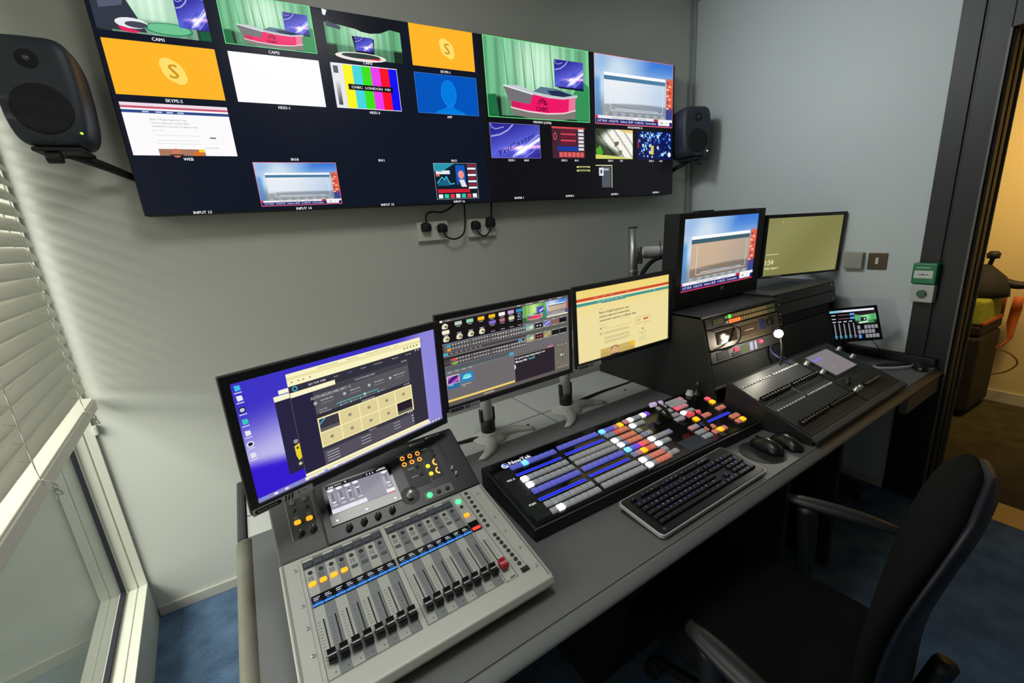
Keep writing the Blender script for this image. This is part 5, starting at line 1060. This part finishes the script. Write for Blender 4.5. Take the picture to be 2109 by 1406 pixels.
AMB = mat('button_amber_dim', (120,104,70), .5, emit=(120,96,56), es=.25); AGR = mat('button_olive', (84,88,62), .5, emit=(90,100,60), es=.18); AW = mat('button_pale', (150,142,120), .5, emit=(150,140,110), es=.3)
for r_ in range(2):
    for i in range(17):
        m = glow('lit_green_key', (90,255,90)) if (r_, i) == (0, 0) else glow('lit_orange_key', (255,110,50)) if r_ == 1 and i < 4 else (AMB if i < 14 else AGR)
        obj('button', bmesh_c.setdefault(('rb', m.name), MB().box(-.0068, .0068, -.004, 0, -.0072, .0072).mesh('button', m)), u1, (.152+.0188*i, -.004, .010-.0195*r_), label='lit green button' if (r_, i) == (0, 0) else 'lit orange button' if r_ and i < 4 else None)
obj('display', MB().box(.048, .110, -.006, -.004, -.010, .012).mesh('display', mat('olive_display', (110,104,76), .3)), u1)
for z in (.010, -.010): obj('label_key', MB().box(.122, .136, -.007, -.004, z-.004, z+.004).mesh('label_key', mat('label_white', (200,196,180), .5)), u1)
u2, h = runit('intercom_unit', 'wide control unit with smoked panels in the middle of the sloping rack', .058, .142, mat('unit_brown', (92,82,68), .35, .3), 'intercom')
GLB = mat('smoked_panel', (66,54,44), .08, spec=.8)
obj('window_panel', MB().box(.055, .180, -.0075, -.004, -.024, .026).mesh('window_panel', GLB), u2, bev=.002); obj('window_panel', MB().box(.205, .325, -.0075, -.004, -.018, .024).mesh('window_panel', GLB), u2, bev=.002)
mb = MB()
for i in range(4):
    for j in range(4): mb.box(.338+.011*i, .346+.011*i, -.008, -.004, -.012+.011*j, -.004+.011*j)
obj('keypad', mb.mesh('keypad', mat('keypad_blue', (48,52,92), .4)), u2)
obj('dial', MB().cyl((.405,-.020,.010), (.405,-.004,.010), .015, n=20).mesh('dial', BLKM), u2)
obj('cable_loop', MB().tube([(.02,-.012,-.038),(.08,-.03,-.043),(.15,-.03,-.026),(.178,-.026,.012),(.176,-.012,.030)], .0035, 8).tube([(.03,-.010,.034),(.10,-.013,.037),(.17,-.010,.033)], .002, 6).mesh('cable_loop', RUB), u2, label='black cable looping over the front')
q = Pic()
q.rect(.23, .002, .29, .004, (190,176,150), 0); q.rect(.03,.030,.2,.0315,(150,140,120),0); q.rect(.03,-.034,.44,-.033,(140,130,110),0)
obj('panel_print', q.mesh('panel_print', 'printed_panel'), u2, (0, -.0082, 0))
u3, h = runit('audio_monitor_unit', 'audio monitor unit with two red lights and small screens low in the sloping rack', .144, .192, mat('unit_grey', (76,76,74), .45), 'audio monitor')
obj('speaker_grille', MB().box(.038, .112, -.0055, -.004, -.016, .016).mesh('speaker_grille', BLKM), u3, bev=.004)
rl = MB().lathe([(0,-.009),(.006,-.006),(.008,0),(.006,.006),(0,.009)], n=14, ax=(0,1,0)).mesh('red_light', mat('lit_red_lamp', (255,60,90), .3, emit=(255,50,80), es=2.2))
for x in (.157, .327): obj('red_light', rl, u3, (x, -.007, .008), label='glowing red light')
for x, w, c, g in ((.213, .034, (98,108,70), (150,160,110)), (.262, .022, (190,190,214), (226,226,236)), (.291, .013, (206,196,222), (236,230,240))):
    q = Pic(); q.rect(x-w/2, -.016, x+w/2, .017, c, 0); q.frame(x-w/2, -.016, x+w/2, .017, .001, g, 1)
    for k in range(5): q.rect(x-w*.35, -.012+.006*k, x+w*.35, -.0105+.006*k, g, 1)
    obj('display', q.mesh('display'), u3, (0, -.0048, 0))
for i in range(4):
    for j in range(2): obj('knob', MB().cyl((.138+.012*i, -.010, -.014+.009*j), (.138+.012*i, -.004, -.014+.009*j), .003, n=8).mesh('knob', CHR), u3)
# second rack
r2 = root('equipment_rack', 'lower right black rack box below the olive lock screen monitor, next to the wall', 'rack', (1.642, -.965, .7003))
prof = [(0,.380),(-.083,.0),(.52,0),(.52,.380)]
obj('case', MB().prism([(.02,.378),(-.06,.0),(.52,0),(.52,.378)], 'x', .006, .522).mesh('case', RACK), r2, bev=.002)
for a in (0, .516): obj('side_rail', MB().prism(prof, 'x', a, a+.012).mesh('side_rail', RACK), r2, bev=.002)
obj('top_panel', MB().box(0, .528, .0, .52, .374, .3805).mesh('top_panel', mat('rack_top_light', (72,73,74), .45)), r2, bev=.002)
mb = MB()
for i in range(6):
    for j in range(5): mb.box(.11+.055*i, .155+.055*i, .07+.022*j, .082+.022*j, .3805, .3812)
obj('vent_slots', mb.mesh('vent_slots', BLKM), r2)
P2 = lambda x, s, h=0: (x, -s*math.sin(.215)-h, .38-s*math.cos(.215)); R2_ = (-.215, 0, 0)
obj('blank_panel', MB().box(.012, .516, -.003, .012, -.044, -.006).mesh('blank_panel', PAN), r2, P2(0, 0), R2_, bev=.001); obj('blank_panel', MB().box(.012, .516, -.003, .012, -.098, -.047).mesh('blank_panel', PAN), r2, P2(0, 0), R2_, bev=.001)
obj('recess', MB().box(.03, .44, -.002, .012, -.140, -.101).mesh('recess', mat('recess_black', (5,5,6), .8)), r2, P2(0, 0), R2_); obj('blank_panel', MB().box(.012, .516, -.003, .012, -.36, -.144).mesh('blank_panel', RACK), r2, P2(0, 0), R2_, bev=.001)
sc = MB().cyl((0,-.006,0), (0,-.003,0), .0042, n=12).mesh('screw', mat('screw_bright', (210,208,200), .25, .8))
for x, s in ((.024,.045), (.024,.090), (.024,.106), (.024,.121), (.024,.135), (.49,.014), (.49,.083)): obj('screw', sc, r2, P2(x, s), R2_)

# ------------------------------------------------------------ loudspeakers
SPK = mat('speaker_grey', (46,53,64), .5, bump=.12, bscale=600); CONE = mat('speaker_mesh', (18,21,27), .75, bump=.4, bscale=900)
def speaker(label, c, rz, w=.186, h=.285, d=.17, led=(160,255,60), arm=1, wall=None):
    t = root('loudspeaker', label, 'loudspeaker', c, rz, group='wall loudspeakers')
    R_ = []
    def rr_(y, sx, sz, z0=0): 
        out = []
        for k in range(32):
            a = 2*PI*k/32; e = .42; ca, sa = math.cos(a), math.sin(a)
            z = (abs(sa)**e)*math.copysign(1, sa)*h/2*sz; taper = 1-.10*max(0, -z/(h/2))
            out.append(((abs(ca)**e)*math.copysign(1, ca)*w/2*sx*taper, y, z+z0))
        return out
    for y, sx, sz in ((-.012,.62,.74), (-.010,.86,.90), (0,.96,.965), (.016,1,1), (.08,1,1), (d-.03,.94,.96), (d-.01,.86,.90), (d,.7,.78)): R_.append(rr_(y, sx, sz))
    obj('cabinet', MB().loft(R_).mesh('cabinet', SPK), t)
    obj('woofer', MB().lathe([(0,.004),(.02,.006),(.055,.0005),(.064,.003),(.066,.0)], (0,-.0125,-.047), 36, (0,-1,0)).mesh('woofer', CONE), t)
    obj('tweeter', MB().lathe([(0,.007),(.006,.0065),(.0095,.003),(.015,.0005),(.022,.0012),(.024,0)], (0,-.0125,.078), 28, (0,-1,0)).mesh('tweeter', CONE), t)
    obj('tweeter_dome', MB().lathe([(0,.0095),(.005,.0085),(.0085,.004),(.009,.002)], (0,-.0125,.078), 20, (0,-1,0)).mesh('tweeter_dome', mat('dome_grey', (96,100,106), .3, .5)), t)
    obj('power_light', MB().cyl((.068,-.0135,-.108), (.068,-.010,-.108), .0030, n=10).mesh('power_light', glow('power_led_%d' % led[0], led, 2.5)), t, label='small lit power light')
    q = Pic(); q.text('GENELEC', -.002, -.124, .007, (108,110,112), 0, sx=1.2, bold=.04); obj('badge', q.mesh('badge', 'printed_panel'), t, (0, -.0128, 0))
    return t
s1 = speaker('dark grey loudspeaker on a wall bracket left of the video wall', (-.750, -.235, 1.922), .0)
s2 = speaker('dark grey loudspeaker right of the video wall near the room corner', (2.070, -.205, 1.925), -.30, led=(255,255,255))
def bracket(label, x, z, dx, y0=-.18):
    t = root('speaker_bracket', label, 'bracket', (x, -.0, z))
    obj('arm', MB().tube([(dx,-.011,-.075),(dx*.80,-.016,-.070),(dx*.45,-.08,-.040),(0,-.15,-.006)], .012, 10, rs=(.008,.016)).mesh('arm', BLKM), t)
    obj('wall_plate', MB().box(dx-.03, dx+.03, -.012, .0, -.12, -.03).mesh('wall_plate', BLKM), t, bev=.003)
    obj('cradle', MB().box(-.055, .055, -.235, -.10, -.016, -.004).mesh('cradle', BLKM), t, bev=.004); obj('knob', MB().cyl((-.030,-.222,-.032), (.004,-.222,-.032), .016, n=16).mesh('knob', BLKM), t, bev=.002)
bracket('black bracket carrying the left loudspeaker', -.750, 1.783, .17)
bracket('black bracket carrying the right loudspeaker', 2.085, 1.786, -.055)

# ------------------------------------------------------------ sockets, plugs, wall plates
def socket(label, x0, x1):
    t = root('wall_socket', label, 'socket', ((x0+x1)/2, 0, 1.470), group='wall sockets under the video wall'); w = (x1-x0)/2
    obj('plate', MB().box(-w, w, -.022, -.0005, -.044, .044).mesh('plate', mat('socket_white', (222,222,212), .45)), t, bev=.003)
    for x in (-.012, .012): obj('rocker', MB().box(x-.005, x+.005, -.026, -.021, .010, .026).mesh('rocker', WHP), t, bev=.001)
    return t
socket('white double wall socket under the left display, nearer the window', .360, .512); socket('white double wall socket under the joint of the two displays', .622, .772)
def plug(label, x, z, path, rz=0, big=1.):
    t = root('mains_plug', label, 'plug', (x, -.0225, z), group='plugs in the wall sockets')
    P = [(-.020,-.018),(.020,-.018),(.024,-.006),(.022,.016),(.010,.024),(-.010,.024),(-.022,.016),(-.024,-.006)]
    R_ = [[(a*s, y, b*s*big) for a, b in P] for y, s in ((0,1),(-.012,1),(-.028,.86),(-.032,.6))]
    obj('body', MB().loft(R_).mesh('body', RUB), t, bev=.001)
    obj('cable', MB().tube([(a-x, -(b)+.0225, c-z) for a, b, c in path], .0042, 8).mesh('cable', RUB), t)
plug('first black plug from the left, in the socket nearer the window', .398, 1.487, [(.398,.040,1.505),(.402,.045,1.545),(.43,.05,1.556),(.48,.05,1.553),(.53,.05,1.575),(.56,.05,1.60)])
plug('second black plug from the left with its cable looping down and up', .478, 1.478, [(.480,.040,1.46),(.492,.045,1.437),(.532,.05,1.425),(.576,.05,1.446),(.592,.05,1.50),(.596,.05,1.60)])
plug('third black plug from the left, cable hanging in a short loop', .655, 1.480, [(.657,.040,1.46),(.668,.045,1.437),(.694,.05,1.428),(.722,.05,1.45),(.738,.05,1.49),(.742,.05,1.60)])
plug('fourth black plug, tall, at the right end of the two sockets', .738, 1.490, [(.738,.040,1.51),(.741,.05,1.55),(.746,.05,1.60)], big=1.2)
bp_ = root('blank_plate', 'plain light grey wall box on the right wall beside the light switch', 'plate', (XR, -.995, 1.172))
obj('plate', MB().box(-.030, -.0005, -.040, .040, -.040, .040).mesh('plate', mat('plate_grey', (150,150,142), .5)), bp_, bev=.004)
ls = root('light_switch', 'small bronze light switch plate with a white rocker on the right wall', 'light switch', (XR, -1.088, 1.170))
obj('plate', MB().box(-.007, -.0005, -.0385, .0385, -.040, .040).mesh('plate', mat('bronze_plate', (112,100,84), .3, .8)), ls, bev=.002); obj('rocker', MB().box(-.011, -.006, -.006, .006, -.013, .017).mesh('rocker', WHP), ls, bev=.001)
cp = root('emergency_door_release', 'green emergency door release with a white insert on the black door frame', 'call point', (XR-.012, -1.2835, 1.125), 0)
obj('housing', MB().box(-.045, -.0005, -.042, .042, -.046, .046).mesh('housing', mat('release_green', (20,118,72), .4)), cp, bev=.005)
q = Pic(); q.rect(-.034, -.020, .030, .014, (206,210,206), 0); q.rect(-.030,.024,.02,.030,(120,190,150),0)
for x in (-.018, .004): q.rect(x-.001, -.0055, x+.012, -.0025, (30,34,34), 1)
q.ell(-.002, -.004, .0035, .0035, (30,34,34), 1); o = obj('insert', q.mesh('insert', 'printed_panel'), cp, (-.0455, 0, 0), (0, 0, -PI/2))
eb = root('exit_button', 'white plate with a round green button directly below the emergency release', 'button', (XR-.012, -1.2850, 1.036), 0)
obj('plate', MB().box(-.040, -.0005, -.040, .040, -.040, .040).mesh('plate', mat('release_white', (186,188,182), .45)), eb, bev=.004)
obj('button', MB().cyl((-.052,-.001,.0), (-.040,-.001,.0), .0165, n=24).mesh('button', mat('release_button', (16,92,62), .35)), eb, bev=.002)

# ------------------------------------------------------------ office chair
CF = mat('chair_fabric', (17,19,20), .9, spec=.1, bump=.3, bscale=900); CP = mat('chair_plastic', (26,28,30), .45); CS = mat('chair_shell', (13,16,30), .5)
ang = .20                     # facing (-.6,.8)
ct = root('office_chair', 'black office chair with armrests turned half away in front of the desk', 'chair', (.615, -1.555, 0), ang)
mb = MB(); R_ = []
for k in range(9):
    f = k/8; y = -.24+.48*f; w = .235*(1-.12*(2*f-1)**2); z = .455-.03*max(0, (f-.7)/.3)**2
    R_.append([(w*math.cos(a)*(abs(math.cos(a))**-.45 if abs(math.cos(a)) > .05 else 1), y, z+.035*math.sin(a)) for a in [2*PI*j/16 for j in range(16)]])
obj('seat', mb.loft(R_).mesh('seat', CF), ct)
def backpts(off, sc_, th):
    R_ = []
    for k in range(21):
        f = k/20; t = 2*f-1; z = .47+.53*f
        w = .235*sc_*(1-abs(t)**(3.2 if t > 0 else 4))**(1/2.2)*(1-.10*(1-f))+.004; d = th*(1-abs(t)**6)**.5+.003
        y = -.255-.06*f+.03*math.sin(PI*f)+off
        R_.append([(w*math.sin(a), y+d*math.cos(a)+.018*(w*math.sin(a)/.235)**2, z) for a in [2*PI*j_/24 for j_ in range(24)]])
    return R_
obj('backrest', MB().loft(backpts(0, 1.0, .032)).mesh('backrest', CF), ct); obj('back_shell', MB().loft(backpts(-.018, .95, .022)).mesh('back_shell', CS), ct, label='dark navy plastic back shell')
for s_ in (-1, 1):
    R_ = []
    for k in range(9):
        f = k/8; y = .03-.25*f; w = .030*(1-.5*abs(2*f-1)**3)-.006*f; z = .640-.010*f-.022*max(0, f-.6)
        R_.append([(s_*(.295+.055*f)+w*math.cos(a), y, z+.016*math.sin(a)*(1-.4*abs(2*f-1)**3)) for a in [2*PI*j/12 for j in range(12)]])
    ap = obj('armrest', MB().loft(R_).mesh('armrest', CP), ct)
    obj('arm_post', MB().tube([(s_*.30,-.02,.63),(s_*.30,-.03,.50),(s_*.28,-.03,.40),(s_*.15,-.03,.39)], .022, 10, rs=(.026,.018)).mesh('arm_post', CP), ap)
obj('gas_lift', MB().cyl((0,0,.08), (0,0,.42), .026, n=16).mesh('gas_lift', BLKM), ct); obj('back_bar', MB().tube([(0,-.1,.41),(0,-.27,.42),(0,-.33,.60)], .02, 8).mesh('back_bar', CP), ct)
for k in range(5):
    a = 2*PI*k/5+.3; l = obj('base_leg', MB().tube([(0,0,.10),(.15*math.cos(a),.15*math.sin(a),.09),(.28*math.cos(a),.28*math.sin(a),.065)], .018, 8, rs=(.022,.013)).mesh('base_leg', CP), ct)
    obj('castor', MB().cyl((.28*math.cos(a)-.02*math.sin(a),.28*math.sin(a)+.02*math.cos(a),.028), (.28*math.cos(a)+.02*math.sin(a),.28*math.sin(a)-.02*math.cos(a),.028), .027, n=16).mesh('castor', RUB), l)
fr_ = root('footrest', 'low black footrest on the floor under the right half of the desk', 'footrest', (1.95, -1.12, 0), -.15)
obj('platform', MB().prism([(-.10,.05),(.10,.09),(.10,.105),(-.10,.065)], 'x', -.17, .17).mesh('platform', mat('footrest_grey', (34,33,31), .6)), fr_, bev=.012, seg=3)
for x in (-.14, .14): obj('leg', MB().prism([(-.09,0),(.09,0),(.09,.088),(-.09,.05)], 'x', x-.012, x+.012).mesh('leg', BLKM), fr_)

# ------------------------------------------------------------ corridor things
cs = root('equipment_case', 'tall black case standing against the corridor wall beyond the door', 'case', (3.80, -1.05, 0))
obj('body', MB().box(-.24, .20, -.16, .16, .03, .56).mesh('body', mat('case_black', (24,22,20), .7)), cs, bev=.03, seg=3)
obj('lid', MB().box(-.235, .195, -.155, .155, .562, .63).mesh('lid', mat('case_black', (24,22,20), .7)), cs, bev=.015)
for x in (-.18, .14): obj('foot', MB().cyl((x,-.1,0), (x,-.1,.034), .025, n=12).mesh('foot', RUB), cs)
gb = root('kit_bag', 'lime green bag with orange sides lying on top of the black case', 'bag', (3.76, -1.065, .632))
obj('body', MB().box(-.19, .16, -.14, .075, .0, .165).mesh('body', mat('lime_fabric', (148,156,50), .8, bump=.5, bscale=60, vary=.2)), gb, bev=.02, seg=3)
obj('side_panel', MB().box(.155, .185, -.15, .07, -.0, .17).box(-.19,.18,-.152,-.135,-.0,.03).mesh('side_panel', mat('orange_fabric', (156,84,40), .8)), gb, bev=.01)
sp = root('webbing_strap', 'orange webbing strap hanging in a loop beside the green bag', 'strap', (3.93, -1.265, .80))
R_ = []
for (y, z, w) in ((0,-.02,.022), (.0,-.10,.026), (.005,-.20,.024), (.0,-.30,.012), (.03,-.36,.008), (.10,-.38,.008), (.16,-.36,.010)): R_.append([(-.0, y-w, z), (-.0, y+w, z), (.004, y+w, z), (.004, y-w, z)])
obj('webbing', MB().loft(R_).mesh('webbing', mat('orange_webbing', (196,104,50), .7)), sp)
obj('cord', MB().tube([(0,.10,-.37),(0,-.01,-.40),(0,-.06,-.46),(0,-.02,-.53),(0,.05,-.57)], .005, 6).mesh('cord', mat('brown_cord', (110,70,40), .8)), sp)
hp = root('helmet_and_tripod_head', 'dark grey tripod head resting on top of the green bag', 'tripod head', (3.78, -1.125, .800))
mb = MB(); mb.lathe([(0,0),(.13,0),(.125,.05),(.10,.12),(.05,.17),(.02,.20),(0,.20)], n=16); obj('body', mb.mesh('body', mat('dark_cloth', (27,28,34), .8, bump=.4, bscale=30)), hp)
obj('pan_handle', MB().tube([(.02,-.05,.10),(.04,-.14,.07),(.05,-.20,.08),(.05,-.23,.10)], .022, 8, rs=(.03,.016)).mesh('pan_handle', BLKM), hp)
obj('knob', MB().cyl((0,-.01,.19), (0,-.02,.245), .012, n=10).lathe([(0,0),(.03,0),(.034,.03),(.02,.045),(0,.045)], (0,-.02,.24), 12).mesh('knob', BLKM), hp)
